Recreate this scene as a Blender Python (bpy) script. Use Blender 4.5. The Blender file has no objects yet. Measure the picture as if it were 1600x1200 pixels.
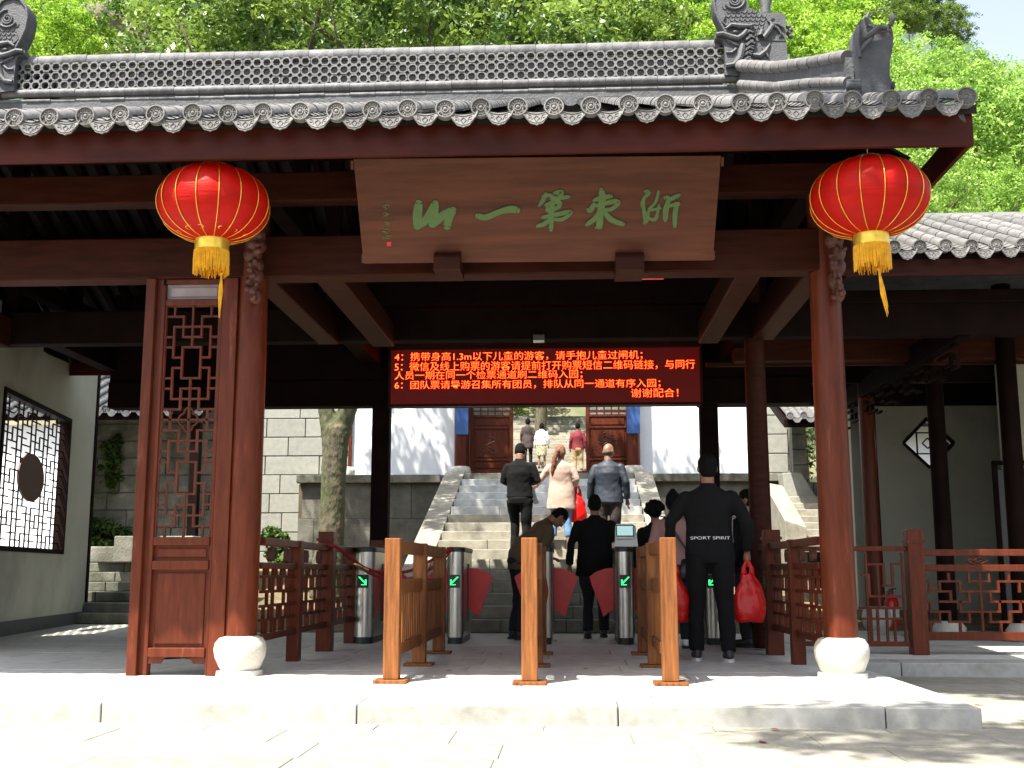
import bpy, bmesh, math, random
import numpy as np
from mathutils import Vector, Matrix, Euler
random.seed(7); rng = np.random.default_rng(7)
R = math.radians
S = bpy.context.scene
COL = S.collection

# ------------------------------------------------------------------ camera
FPX = 1780.0
PITCH = math.atan(294/FPX); YAW = math.atan(92/FPX*math.cos(PITCH))
CAMZ = 0.75
cd = bpy.data.cameras.new('camera'); cam = bpy.data.objects.new('camera', cd); COL.objects.link(cam)
cd.sensor_fit = 'HORIZONTAL'; cd.sensor_width = 36; cd.lens = 36*FPX/1600
cd.clip_start = 0.05; cd.clip_end = 2000
cam.location = (0, 0, CAMZ); cam.rotation_euler = (R(90)+PITCH, 0, YAW)
S.camera = cam
# ------------------------------------------------------------------ light
SUNV = Vector((0.30, 0.42, -1.0)).normalized()          # direction the light travels
SUN_EL = math.asin(-SUNV.z)
w = bpy.data.worlds.new('World'); S.world = w; w.use_nodes = True
nt = w.node_tree; nt.nodes.clear()
sky = nt.nodes.new('ShaderNodeTexSky'); sky.sky_type = 'NISHITA'; sky.sun_disc = False
sky.sun_elevation = SUN_EL; sky.sun_rotation = math.atan2(-SUNV.x, -SUNV.y)
sky.dust_density = 2.5; sky.air_density = 1.0
bg = nt.nodes.new('ShaderNodeBackground'); bg.inputs[1].default_value = 0.10
wo = nt.nodes.new('ShaderNodeOutputWorld')
hsv = nt.nodes.new('ShaderNodeHueSaturation'); hsv.inputs['Saturation'].default_value = .55; hsv.inputs['Value'].default_value = 1.1
nt.links.new(sky.outputs[0], hsv.inputs['Color']); nt.links.new(hsv.outputs[0], bg.inputs[0]); nt.links.new(bg.outputs[0], wo.inputs[0])
sl = bpy.data.lights.new('sun', 'SUN'); sun = bpy.data.objects.new('sun', sl); COL.objects.link(sun)
sl.energy = 4.6; sl.angle = R(0.55); sl.color = (1.0, 0.95, 0.86)
sun.rotation_euler = SUNV.to_track_quat('-Z', 'Y').to_euler()
S.view_settings.view_transform = 'Standard'; S.view_settings.look = 'None'
S.view_settings.exposure = 1.75; S.view_settings.gamma = 1; S.view_settings.use_curve_mapping = False
try:
    S.cycles.sample_clamp_indirect = 6; S.cycles.max_bounces = 10; S.cycles.diffuse_bounces = 5
except Exception: pass

# ------------------------------------------------------------------ survey helper: a photo bearing met with a known real plane
_F = Vector((-math.sin(YAW)*math.cos(PITCH), math.cos(YAW)*math.cos(PITCH), math.sin(PITCH)))
_R = Vector((math.cos(YAW), math.sin(YAW), 0)); _U = _R.cross(_F)
def at(px, py, Y=None, Z=None, X=None, plane=None):
    d = _F + _R*(px-800)/FPX - _U*(py-600)/FPX
    c = Vector((0, 0, CAMZ))
    if plane: p0, n = plane; t = (p0-c).dot(n)/d.dot(n)
    elif Y is not None: t = Y/d.y
    elif Z is not None: t = (Z-CAMZ)/d.z
    else: t = X/d.x
    return c+d*t

# ------------------------------------------------------------------ materials
def mat(name, col, rough=0.6, var=0.15, scale=8.0, bump=0.0, bscale=40.0, metal=0.0, dirt=None, dirt_scale=1.5, dirt_amt=0.5,
        stretch=None, spec=0.5, trans=0.0, emit=None, estr=0.0, coat=0.0, attr=False, col2=None, objvar=0.0):
    m = bpy.data.materials.new(name); m.use_nodes = True
    n = m.node_tree; b = n.nodes['Principled BSDF']; L = n.links.new
    b.inputs['Roughness'].default_value = rough; b.inputs['Metallic'].default_value = metal
    b.inputs['Specular IOR Level'].default_value = spec
    b.inputs['Coat Weight'].default_value = coat
    tc = n.nodes.new('ShaderNodeTexCoord'); mp = n.nodes.new('ShaderNodeMapping')
    L(tc.outputs['Object'], mp.inputs[0])
    if stretch: mp.inputs['Scale'].default_value = stretch
    no = n.nodes.new('ShaderNodeTexNoise'); no.inputs['Scale'].default_value = scale; no.inputs['Detail'].default_value = 6
    L(mp.outputs[0], no.inputs['Vector'])
    cr = n.nodes.new('ShaderNodeValToRGB')
    c1 = [max(0, c*(1-var)) for c in col]+[1]; c2 = [min(1, c*(1+var)) for c in (col2 or col)]+[1]
    cr.color_ramp.elements[0].position = .32; cr.color_ramp.elements[1].position = .68
    cr.color_ramp.elements[0].color = c1; cr.color_ramp.elements[1].color = c2
    L(no.outputs[0], cr.inputs[0]); out = cr.outputs[0]
    if attr:
        a = n.nodes.new('ShaderNodeAttribute'); a.attribute_name = 'tone'
        L(a.outputs['Fac'], cr.inputs[0])
    if dirt:
        n2 = n.nodes.new('ShaderNodeTexNoise'); n2.inputs['Scale'].default_value = dirt_scale; n2.inputs['Detail'].default_value = 8
        n2.inputs['Roughness'].default_value = .65; L(mp.outputs[0], n2.inputs['Vector'])
        r2 = n.nodes.new('ShaderNodeValToRGB'); r2.color_ramp.elements[0].position = .62-dirt_amt*.25; r2.color_ramp.elements[1].position = .72
        L(n2.outputs[0], r2.inputs[0])
        mx = n.nodes.new('ShaderNodeMix'); mx.data_type = 'RGBA'
        L(r2.outputs[0], mx.inputs[0]); L(out, mx.inputs[6]); mx.inputs[7].default_value = list(dirt)+[1]; out = mx.outputs[2]
    if objvar:
        oi = n.nodes.new('ShaderNodeObjectInfo'); mr = n.nodes.new('ShaderNodeMapRange')
        mr.inputs[3].default_value = 1-objvar; mr.inputs[4].default_value = 1+objvar
        L(oi.outputs['Random'], mr.inputs[0])
        hs = n.nodes.new('ShaderNodeHueSaturation'); L(mr.outputs[0], hs.inputs['Value']); L(out, hs.inputs['Color']); out = hs.outputs[0]
    L(out, b.inputs['Base Color'])
    if bump:
        n3 = n.nodes.new('ShaderNodeTexNoise'); n3.inputs['Scale'].default_value = bscale; n3.inputs['Detail'].default_value = 5
        L(mp.outputs[0], n3.inputs['Vector'])
        bp = n.nodes.new('ShaderNodeBump'); bp.inputs['Strength'].default_value = bump; bp.inputs['Distance'].default_value = .02
        L(n3.outputs[0], bp.inputs['Height']); L(bp.outputs[0], b.inputs['Normal'])
    if emit:
        b.inputs['Emission Color'].default_value = list(emit)+[1]; b.inputs['Emission Strength'].default_value = estr
    if trans:
        t = n.nodes.new('ShaderNodeBsdfTranslucent'); ms = n.nodes.new('ShaderNodeMixShader'); ms.inputs[0].default_value = trans
        L(out, t.inputs[0]); L(b.outputs[0], ms.inputs[1]); L(t.outputs[0], ms.inputs[2])
        L(ms.outputs[0], n.nodes['Material Output'].inputs[0])
    return m
M = dict(
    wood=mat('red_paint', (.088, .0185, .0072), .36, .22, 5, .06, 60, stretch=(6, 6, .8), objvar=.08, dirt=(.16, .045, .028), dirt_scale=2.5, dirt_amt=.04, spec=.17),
    beam=mat('shaded_red_paint', (.036, .0100, .0058), .5, .25, 4, .06, 50, stretch=(.8, 6, 6), objvar=.08, spec=.08),  # same red paint, its colour darkened to stand in for deep shade
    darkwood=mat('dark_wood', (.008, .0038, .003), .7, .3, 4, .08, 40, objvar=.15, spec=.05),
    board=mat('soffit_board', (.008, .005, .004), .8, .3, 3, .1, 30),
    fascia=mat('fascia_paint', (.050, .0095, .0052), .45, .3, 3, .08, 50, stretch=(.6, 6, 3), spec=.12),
    plaque=mat('plaque_wood', (.088, .031, .018), .5, .22, 3, .12, 30, stretch=(.5, 5, 5), spec=.15, dirt=(.045, .017, .010), dirt_scale=1.2, dirt_amt=.4),
    glyph=mat('green_inlay', (.055, .115, .022), .5, .12, 20, .1, 80),
    glyphdark=mat('inlay_edge', (.03, .02, .01), .6),
    rail=mat('oiled_wood', (.19, .068, .019), .5, .32, 6, .2, 60, stretch=(9, 9, .6), objvar=.10, spec=.2, dirt=(.09, .032, .010), dirt_scale=3.5, dirt_amt=.5),
    tile=mat('grey_clay_tile', (.125, .121, .117), .7, .22, 12, .3, 60, dirt=(.07, .07, .07), dirt_scale=5, dirt_amt=.35, objvar=.24),
    ridgetile=mat('ridge_clay', (.115, .115, .118), .7, .25, 12, .3, 60, dirt=(.05, .05, .05), dirt_scale=4, dirt_amt=.35, objvar=.2),
    tiled=mat('dark_clay', (.055, .057, .062), .65, .25, 10, .35, 50, objvar=.1),
    carve=mat('carved_wood', (.07, .02, .011), .6, .3, 20, .4, 40),
    granite=mat('granite_platform', (.31, .305, .28), .75, .12, 14, .12, 120, dirt=(.20, .195, .15), dirt_scale=2.2, dirt_amt=.5, objvar=.05),
    floor=mat('granite_floor', (.50, .495, .46), .55, .12, 10, .08, 120, dirt=(.20, .20, .18), dirt_scale=1.1, dirt_amt=.5, objvar=.06),
    plinth=mat('white_marble', (.50, .48, .42), .6, .14, 6, .2, 60, dirt=(.30, .27, .20), dirt_scale=4, dirt_amt=.25),
    paving=mat('paving_stone', (.25, .235, .19), .85, .2, 6, .3, 50, dirt=(.15, .15, .07), dirt_scale=1.3, dirt_amt=.6, objvar=.12),
    earth=mat('earth', (.12, .095, .06), .95, .3, 2, .5, 12, dirt=(.05, .07, .02), dirt_scale=.5, dirt_amt=.6),
    slope=mat('hillside', (.17, .13, .10), .95, .35, .6, .8, 4, dirt=(.05, .09, .02), dirt_scale=.25, dirt_amt=1.0),
    litter=mat('leaf_litter', (.15, .105, .055), .95, .4, 5, .8, 20, dirt=(.05, .06, .02), dirt_scale=1.5, dirt_amt=.7),
    ashlar=mat('ashlar_stone', (.27, .27, .235), .85, .1, 10, .3, 70, dirt=(.22, .22, .17), dirt_scale=9, dirt_amt=.1, objvar=.07),
    oldstone=mat('weathered_stone', (.21, .20, .165), .9, .3, 4, .5, 30, dirt=(.035, .04, .018), dirt_scale=1.3, dirt_amt=.9, objvar=.15),
    stain=mat('stained_stone', (.24, .225, .19), .9, .3, 3, .5, 30, dirt=(.018, .021, .010), dirt_scale=.55, dirt_amt=1.35),
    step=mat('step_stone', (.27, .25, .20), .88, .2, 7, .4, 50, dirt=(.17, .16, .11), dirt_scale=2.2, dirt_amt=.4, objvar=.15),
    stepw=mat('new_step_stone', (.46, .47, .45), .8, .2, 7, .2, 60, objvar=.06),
    mortar=mat('joint', (.10, .10, .09), .95), shadowgap=mat('lattice_hole_shade', (.006, .006, .006), .95),  # last one: near-black colour stands in for shade inside the ridge lattice
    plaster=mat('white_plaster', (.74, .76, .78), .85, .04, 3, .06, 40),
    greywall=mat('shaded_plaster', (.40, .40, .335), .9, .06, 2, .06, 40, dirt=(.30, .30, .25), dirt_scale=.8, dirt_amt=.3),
    skirting=mat('dark_skirting', (.06, .065, .07), .7),
    blue=mat('blue_board', (.03, .09, .28), .5, .1),
    steel=mat('brushed_steel', (.55, .54, .50), .28, .06, 5, .05, 30, metal=1, stretch=(20, 20, .3)),
    blackp=mat('black_plastic', (.015, .015, .017), .4, .1),
    whitep=mat('white_plastic', (.75, .75, .72), .35, .04),
    flap=mat('red_acrylic', (.65, .012, .014), .3, .08, trans=.25),
    rope=mat('red_velvet', (.28, .008, .012), .85, .2, 50, .2, 200),
    brass=mat('brass', (.75, .52, .14), .25, .1, metal=1),
    gold=mat('gold_foil', (.75, .50, .06), .3, .15, 30, metal=.6),
    silk=mat('red_silk', (.66, .012, .005), .5, .15, 3, .25, 16, stretch=(1, 1, 4), trans=.5, spec=.3),
    fringe=mat('yellow_fringe', (.80, .42, .01), .6, .15, 30, trans=.2),
    ledred=mat('led_red', (.05, .0, .0), .5, emit=(1, .006, .003), estr=1.1),
    dimred=mat('dim_red_lamp', (.3, .05, .05), .5, emit=(1, .05, .05), estr=.12),
    cropped=mat('cropped_grey_hair', (.10, .075, .06), .8),
    ledhot=mat('led_orange', (.05, .0, .0), .5, emit=(1, .085, .012), estr=2.6),
    ledbody=mat('led_panel', (.03, .004, .004), .55, emit=(.5, .0, .004), estr=.035),
    green=mat('led_green', (0, .05, .02), .5, emit=(.03, 1, .22), estr=1.1),
    lamp=mat('lamp_tube', (.8, .8, .7), .4, emit=(.9, 1, .8), estr=.5),
    screen=mat('screen', (.3, .5, .5), .3, emit=(.45, .75, .72), estr=.22),
    skin=mat('skin', (.24, .11, .065), .5, .08, 20),
    hair=mat('black_hair', (.005, .0045, .004), .75, .3, 60, .6, 90, stretch=(4, 4, 1), spec=.12),
    hairred=mat('auburn_hair', (.22, .075, .035), .45, .3, 40, .6, 90, stretch=(6, 6, 1)),
    black=mat('black_cloth', (.0055, .0055, .006), .9, .07, 12, .25, 20, spec=.2),
    navy=mat('navy_cloth', (.018, .024, .038), .6, .07, 10, .25, 16),
    beige=mat('beige_cloth', (.40, .28, .22), .8, .07, 8, .25, 14),
    khaki=mat('khaki_jacket', (.075, .050, .022), .85, .07, 8, .25, 16),
    denim=mat('denim', (.09, .19, .34), .85, .07, 9, .25, 60),
    pink=mat('pink_cloth', (.32, .17, .145), .85, .07, 8, .25, 20),
    brown=mat('brown_cloth', (.045, .030, .028), .8, .07, 8, .25, 20),
    tan=mat('tan_trousers', (.35, .23, .11), .85, .1, 8, .3, 20),
    crimson=mat('crimson_cloth', (.16, .012, .02), .8, .1, 8, .3, 20),
    whitec=mat('white_cloth', (.72, .72, .74), .85, .05, 8, .3, 20),
    skirt=mat('patterned_skirt', (.10, .11, .05), .8, .5, 22, col2=(.40, .36, .22)),
    darkjean=mat('dark_trousers', (.008, .010, .015), .9, .07, 9, .25, 40),
    shoe=mat('shoe', (.02, .02, .022), .5), sole=mat('sole', (.6, .6, .58), .6),
    bag=mat('red_plastic_bag', (.72, .014, .012), .3, .12, 6, .7, 13, trans=.4),
    leather=mat('black_leather', (.012, .012, .013), .35),
    bark=mat('mossy_bark', (.085, .070, .045), .95, .5, 12, 1.0, 26, stretch=(1.5, 1.5, .5), dirt=(.035, .065, .008), dirt_scale=2.2, dirt_amt=.85),
    bark2=mat('grey_bark', (.09, .075, .055), .95, .3, 6, .6, 20),
    leafd=mat('leaf_deep', (.03, .09, .008), .42, .05, attr=True, col2=(.22, .32, .05), trans=.35, spec=.5),
    leafb=mat('leaf_bright', (.13, .28, .012), .6, .05, attr=True, col2=(.40, .58, .07), trans=.4),
    leafp=mat('leaf_pale', (.13, .26, .03), .6, .05, attr=True, col2=(.36, .54, .11), trans=.4),
    leafg=mat('leaf_ground', (.025, .06, .008), .7, .05, attr=True, col2=(.08, .14, .02), trans=.3),
    dry=mat('fallen_leaf', (.30, .06, .02), .8),
    ext=mat('extinguisher_red', (.5, .01, .01), .3),
)
SAWD = M

# ------------------------------------------------------------------ mesh builder
class MB:
    def __init__(s): s.v = []; s.f = []
    def add(s, vs, fs):
        o = len(s.v); s.v += [tuple(v) for v in vs]; s.f += [tuple(i+o for i in f) for f in fs]; return s
    def box(s, x0, x1, y0, y1, z0, z1):
        return s.add([(x0,y0,z0),(x1,y0,z0),(x1,y1,z0),(x0,y1,z0),(x0,y0,z1),(x1,y0,z1),(x1,y1,z1),(x0,y1,z1)],
                     [(0,3,2,1),(4,5,6,7),(0,1,5,4),(1,2,6,5),(2,3,7,6),(3,0,4,7)])
    def hexa(s, p): # 8 corners: bottom 4 then top 4
        return s.add(p, [(0,3,2,1),(4,5,6,7),(0,1,5,4),(1,2,6,5),(2,3,7,6),(3,0,4,7)])
    def bar(s, a, b, wx, wz, up=(0,0,1)):
        a = Vector(a); b = Vector(b); d = (b-a).normalized(); u = Vector(up)
        if abs(d.dot(u)) > .98: u = Vector((0,1,0))
        r = d.cross(u).normalized()*wx/2; u = r.cross(d).normalized()*wz/2
        return s.hexa([a-r-u, a+r-u, b+r-u, b-r-u, a-r+u, a+r+u, b+r+u, b-r+u])
    def tube(s, pts, rad, n=8, flat=1.0, caps=True, twist=None):
        pts = [Vector(p) for p in pts]
        if not isinstance(rad, (list, tuple)): rad = [rad]*len(pts)
        vs = []; fs = []; pr = None
        for i, p in enumerate(pts):
            d = (pts[min(i+1, len(pts)-1)]-pts[max(i-1, 0)]).normalized()
            if pr is None:
                h = Vector((1,0,0)) if abs(d.x) < .9 else Vector((0,1,0))
                a = (h-d*h.dot(d)).normalized()
            else: a = (pr-d*pr.dot(d)).normalized()
            pr = a; b = d.cross(a)
            for k in range(n):
                t = 2*math.pi*k/n; vs.append(p+a*math.cos(t)*rad[i]+b*math.sin(t)*rad[i]*flat)
        for i in range(len(pts)-1):
            for k in range(n): fs.append((i*n+k, i*n+(k+1)%n, (i+1)*n+(k+1)%n, (i+1)*n+k))
        if caps: fs.append(tuple(range(n))[::-1]); fs.append(tuple((len(pts)-1)*n+k for k in range(n)))
        return s.add(vs, fs)
    def loft(s, rings, n=16):   # rings: (center, rx, ry) horizontal ellipses, or (center, rx, ry, yaw)
        vs = []; fs = []
        for r in rings:
            c = Vector(r[0]); yw = r[3] if len(r) > 3 else 0
            for k in range(n):
                t = 2*math.pi*k/n; x = math.cos(t)*r[1]; y = math.sin(t)*r[2]
                vs.append((c.x+x*math.cos(yw)-y*math.sin(yw), c.y+x*math.sin(yw)+y*math.cos(yw), c.z))
        for i in range(len(rings)-1):
            for k in range(n): fs.append((i*n+k, i*n+(k+1)%n, (i+1)*n+(k+1)%n, (i+1)*n+k))
        fs.append(tuple(range(n))[::-1]); fs.append(tuple((len(rings)-1)*n+k for k in range(n)))
        return s.add(vs, fs)
    def lathe(s, prof, c, n=28):
        return s.loft([((c[0], c[1], c[2]+z), r, r) for r, z in prof], n)
    def ell(s, c, r, n=12, m=8, rot=None):
        vs = []; fs = []; c = Vector(c); r = (r, r, r) if not hasattr(r, '__len__') else r
        for i in range(m+1):
            ph = math.pi*i/m
            for k in range(n):
                t = 2*math.pi*k/n; v = Vector((r[0]*math.sin(ph)*math.cos(t), r[1]*math.sin(ph)*math.sin(t), -r[2]*math.cos(ph)))
                if rot: v = rot @ v
                vs.append(c+v)
        for i in range(m):
            for k in range(n): fs.append((i*n+k, i*n+(k+1)%n, (i+1)*n+(k+1)%n, (i+1)*n+k))
        return s.add(vs, fs)
    def prism(s, poly, thick):  # poly: 3D points (planar), extruded by vector thick
        t = Vector(thick); n = len(poly); vs = [Vector(p) for p in poly]; vs += [v+t for v in vs]
        fs = [tuple(range(n)), tuple(range(2*n-1, n-1, -1))]+[(i, i+n, (i+1)%n+n, (i+1)%n) for i in range(n)]
        return s.add(vs, fs)
    def build(s, name, m, parent=None, smooth=False, bevel=0, origin=None, label=None, kind=None, mods=None, smang=None):
        org = Vector(origin) if origin is not None else (Vector(parent['_w']) if parent is not None and '_w' in parent else Vector((0,0,0)))
        me = bpy.data.meshes.new(name); me.from_pydata([Vector(v)-org for v in s.v], [], s.f); me.validate()
        bm = bmesh.new(); bm.from_mesh(me); bmesh.ops.remove_doubles(bm, verts=bm.verts, dist=1e-5)
        bmesh.ops.recalc_face_normals(bm, faces=bm.faces); bm.to_mesh(me); bm.free()
        me.materials.append(M[m] if isinstance(m, str) else m)
        o = bpy.data.objects.new(name, me); COL.objects.link(o)
        if smooth:
            me.shade_smooth()
            if smang: me.set_sharp_from_angle(angle=R(smang))
        if parent is not None:
            o.parent = parent; o['_w'] = list(org)
            if origin is not None: o.location = org-Vector(parent['_w'])
        else: o.location = org; o['_w'] = list(org)
        if bevel:
            b = o.modifiers.new('bevel', 'BEVEL'); b.width = bevel; b.segments = 2; b.limit_method = 'ANGLE'; b.angle_limit = R(40)
        if label: o['label'] = label
        if kind: o['kind'] = kind
        return o
def box(*a): return MB().box(*a)
def thing(name, label, cat, loc=(0,0,0), group=None):
    o = bpy.data.objects.new(name, None); COL.objects.link(o); o.location = loc; o['_w'] = list(loc)
    o.empty_display_size = .1
    o['label'] = label; o['category'] = cat
    if group: o['group'] = group
    return o
def tag(o, label, cat, group=None):
    o['label'] = label; o['category'] = cat
    if group: o['group'] = group
    return o
def struct(o): o['kind'] = 'structure'; return o
def inst(src, loc, parent=None, rot=None, scale=None, name=None):
    c = src.copy(); COL.objects.link(c)
    if parent is not None: c.parent = parent
    c.location = loc
    if rot is not None: c.rotation_euler = rot
    if scale is not None: c.scale = scale
    return c
def copytree(root, loc, rot=None, scale=None, label=None, group=None):
    r = root.copy(); COL.objects.link(r); r.location = loc
    if rot is not None: r.rotation_euler = rot
    if scale is not None: r.scale = scale
    if label: r['label'] = label
    if group: r['group'] = group
    for ch in list(root.children):
        c = ch.copy(); COL.objects.link(c); c.parent = r
        for g in list(ch.children):
            d = g.copy(); COL.objects.link(d); d.parent = c
    return r
def rnd(a, b): return random.uniform(a, b)

# ================================================================== GROUND
def slabs(name, x0, x1, y0, y1, z, th, sx, sy, m, gap=.006, jit=.002, rowoff=True, parent=None, edge=.004):
    base = parent if parent is not None else None
    y = y0; i = 0
    cache = {}
    while y < y1-.01:
        h = min(sy, y1-y); x = x0-(rnd(.2, .8)*sx if rowoff else 0)
        while x < x1-.01:
            a = max(x, x0); b = min(x+sx, x1)
            if b-a > .05:
                k = (round(b-a, 2), round(h, 2))
                if k in cache:
                    o = cache[k].copy(); COL.objects.link(o)
                else:
                    o = box(0, b-a-gap, 0, h-gap, -th, 0).build(name, m, None, bevel=edge); cache[k] = o
                if base is not None:
                    o.parent = base; o.location = Vector((a, y, z+rnd(-jit, jit)))-Vector(base['_w'])
                else: o.location = (a, y, z+rnd(-jit, jit))
            x += sx
        y += h; i += 1
g = struct(box(-60, 60, -30, 34, -1.2, -.17).build('ground', 'earth'))
pav = struct(box(-9, 9, 2.0, 12, -.169, -.124).build('paving', 'paving'))
slabs('paving_stone', -8.5, 8.5, 2.2, 10.1, -.115, .028, .95, .48, 'paving', .005, .002, parent=pav)
# platform of the gate pavilion
PX1 = 2.30
plat = struct(box(-8.3, PX1-.02, 7.0, 14.5, -.16, -.035).build('platform', 'mortar'))
slabs('kerb_stone', -8.3, PX1, 6.72, 7.10, 0, .125, 1.5, .38, 'granite', .007, .0015, parent=plat, edge=.008)
slabs('floor_slab', -8.3, PX1, 7.10, 14.5, 0, .033, 1.2, .62, 'floor', .005, .001, parent=plat, edge=.002)
slabs('floor_slab', -8.3, -5.2, 14.51, 16.68, 0, .033, 1.2, .72, 'floor', .005, .001, parent=plat, edge=.002)
wing = struct(box(PX1+.03, 9, 10.2, 21.9, -.16, -.035).build('wing_platform', 'mortar'))
slabs('kerb_stone', PX1+.01, 9, 9.98, 10.4, 0, .125, 1.35, .42, 'granite', .007, .0015, parent=wing, edge=.008)
slabs('floor_slab', PX1+.01, 9, 10.40, 21.9, 0, .033, 1.3, 1.1, 'floor', .005, .001, parent=wing, edge=.002)
lp = struct(box(-12, -2.7, 14.52, 23, -.3, -.02).build('courtyard_ground', 'earth'))
rp = struct(box(1.9, 2.31, 14.52, 23, -.3, -.02).build('courtyard_ground', 'earth'))

# ================================================================== GATE PAVILION
pav_o = thing('gate_pavilion', 'grey tiled gate pavilion with dark red columns and beams over the turnstiles', 'pavilion', (-.3, 8.55, 0))
COLX = (-2.46, 1.95); CY = 8.55
def column(x, y, r, h, plinth=True, name='column', mt='wood'):
    mb = MB(); prof = [(r*1.02, .0), (r*1.03, .8), (r, 1.8), (r*.93, h)]
    c = mb.lathe(prof, (x, y, .27 if plinth else .02), 32).build(name, mt, pav_o, smooth=True, smang=40)
    if plinth:
        pr = [(r+.008, .285), (r+.045, .272), (r+.070, .235), (r+.078, .19), (r+.070, .135), (r+.040, .06), (r+.028, .04), (r+.055, .037), (r+.058, .0)]
        MB().lathe(pr[::-1], (x, y, 0), 36).build('plinth', 'plinth', pav_o, smooth=True, smang=35)
    return c
for x in COLX: column(x, CY, .119, 3.35)
column(1.885, 11.5, .105, 3.9, False, mt='beam')
for px in (594, 1111):
    p = at(px, 800, Y=14.25); MB().box(p.x-.11, p.x+.11, 14.15, 14.35, 0, 3.4).build('column', 'darkwood', pav_o, bevel=.015)
for px in (-300, 150):   # rear-left posts beside the plaster wall
    p = at(px, 800, Y=16.3)
# front beams
def beam(x0, x1, y0, y1, z0, z1, m='beam', name='beam', bv=.012): return box(x0, x1, y0, y1, z0, z1).build(name, m, pav_o, bevel=bv)
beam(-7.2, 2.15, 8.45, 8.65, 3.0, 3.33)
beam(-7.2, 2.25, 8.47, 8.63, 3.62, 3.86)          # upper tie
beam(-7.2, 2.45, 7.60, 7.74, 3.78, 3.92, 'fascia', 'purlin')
# rear beams
zb = at(800, 634, Y=14.2).z; zt = at(800, 600, Y=14.2).z
beam(-5.9, 3.0, 14.12, 14.38, zb, zt+.05, 'darkwood')
beam(-5.9, 3.0, 14.2, 14.3, zt+.051, 4.35, 'darkwood', 'panel_board')  # infill board added to shut out the bright sky strip below the roof
beam(-6.0, -5.8, 14.39, 17.2, zb+.3, zb+.55, 'darkwood')
# cross beams running in depth
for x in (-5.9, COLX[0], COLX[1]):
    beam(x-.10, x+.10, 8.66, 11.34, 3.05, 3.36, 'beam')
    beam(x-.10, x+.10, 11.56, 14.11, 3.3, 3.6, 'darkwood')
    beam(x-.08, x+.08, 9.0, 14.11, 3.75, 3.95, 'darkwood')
    for (ya, h) in ((10.0, .9), (11.5, 1.7), (13.0, .9)):
        beam(x-.07, x+.07, ya-.08, ya+.08, 3.36, 3.75+h, 'darkwood', 'short_post')
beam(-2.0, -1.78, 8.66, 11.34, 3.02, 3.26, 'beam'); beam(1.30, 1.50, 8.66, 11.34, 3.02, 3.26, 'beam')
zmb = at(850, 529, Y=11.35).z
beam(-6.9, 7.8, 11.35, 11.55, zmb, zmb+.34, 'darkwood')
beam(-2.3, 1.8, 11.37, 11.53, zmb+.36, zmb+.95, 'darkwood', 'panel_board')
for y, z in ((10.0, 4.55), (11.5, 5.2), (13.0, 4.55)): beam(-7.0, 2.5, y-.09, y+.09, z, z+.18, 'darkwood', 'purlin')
# slender tie rods seen across the right-hand bay
for y, z in ((12.4, 3.35), (13.2, 3.12)): beam(1.6, 7.8, y, y+.05, z, z+.05, 'beam', 'tie_rod', .004)
# roof shell: front eave (Y 7.1) - ridge (Y 11.5) - rear eave (Y 15.9)
EY, EZ, RY, RZ = 7.12, 3.74, 11.32, at(600, 171, Y=11.32).z
RX0, RX1 = -7.1, 2.66
SL = (RZ-EZ)/(RY-EY)
def roofz(y): return EZ+(y-EY)*SL if y < 11.4 else EZ+(22.8-y-EY)*SL
mb = MB()
for (ya, yb) in ((EY+.04, RY), (RY+.2, 22.8-EY-.04)):
    za, zb2 = roofz(ya), roofz(yb)
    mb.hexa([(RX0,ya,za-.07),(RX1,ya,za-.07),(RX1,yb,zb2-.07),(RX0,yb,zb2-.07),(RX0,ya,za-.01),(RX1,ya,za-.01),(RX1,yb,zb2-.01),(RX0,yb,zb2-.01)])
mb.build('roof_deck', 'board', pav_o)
mb = MB(); mb.box(RX0, RX1-.02, 7.19, 7.225, 3.485, 3.737); mb.build('fascia_board', 'fascia', pav_o, bevel=.006)
mb = MB(); mb.box(RX1-.05, RX1-.015, 7.2, 15.6, 3.50, 3.70); mb.build('fascia_board', 'fascia', pav_o, bevel=.006)
mb = MB(); mb.box(RX0, RX1-.05, 15.55, 15.6, 3.50, 3.70); mb.build('fascia_board', 'fascia', pav_o)
mb = MB(); mb.prism([(2.35, 7.7, 3.6), (2.35, 11.4, 5.65), (2.35, 15.1, 3.6)], (.04,0,0)); mb.build('gable_wall', 'darkwood', pav_o)
mb = MB(); mb.prism([(-6.9, 7.7, 3.6), (-6.9, 11.4, 5.65), (-6.9, 15.1, 3.6)], (.04,0,0)); mb.build('gable_wall', 'darkwood', pav_o)
mb = MB(); mb.box(-6.9, 2.4, 7.205, 7.25, 3.6, 3.62)
# rafters
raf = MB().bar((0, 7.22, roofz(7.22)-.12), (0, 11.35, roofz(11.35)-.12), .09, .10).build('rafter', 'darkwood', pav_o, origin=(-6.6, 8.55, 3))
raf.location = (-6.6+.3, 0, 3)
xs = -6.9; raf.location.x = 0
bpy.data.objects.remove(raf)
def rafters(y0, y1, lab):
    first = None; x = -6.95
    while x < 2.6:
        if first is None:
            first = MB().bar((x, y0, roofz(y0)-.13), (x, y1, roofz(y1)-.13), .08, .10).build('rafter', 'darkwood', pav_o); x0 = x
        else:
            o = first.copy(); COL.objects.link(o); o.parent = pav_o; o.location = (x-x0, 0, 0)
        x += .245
rafters(7.24, 11.38, 'f'); rafters(15.5, 11.42, 'r')
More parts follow.
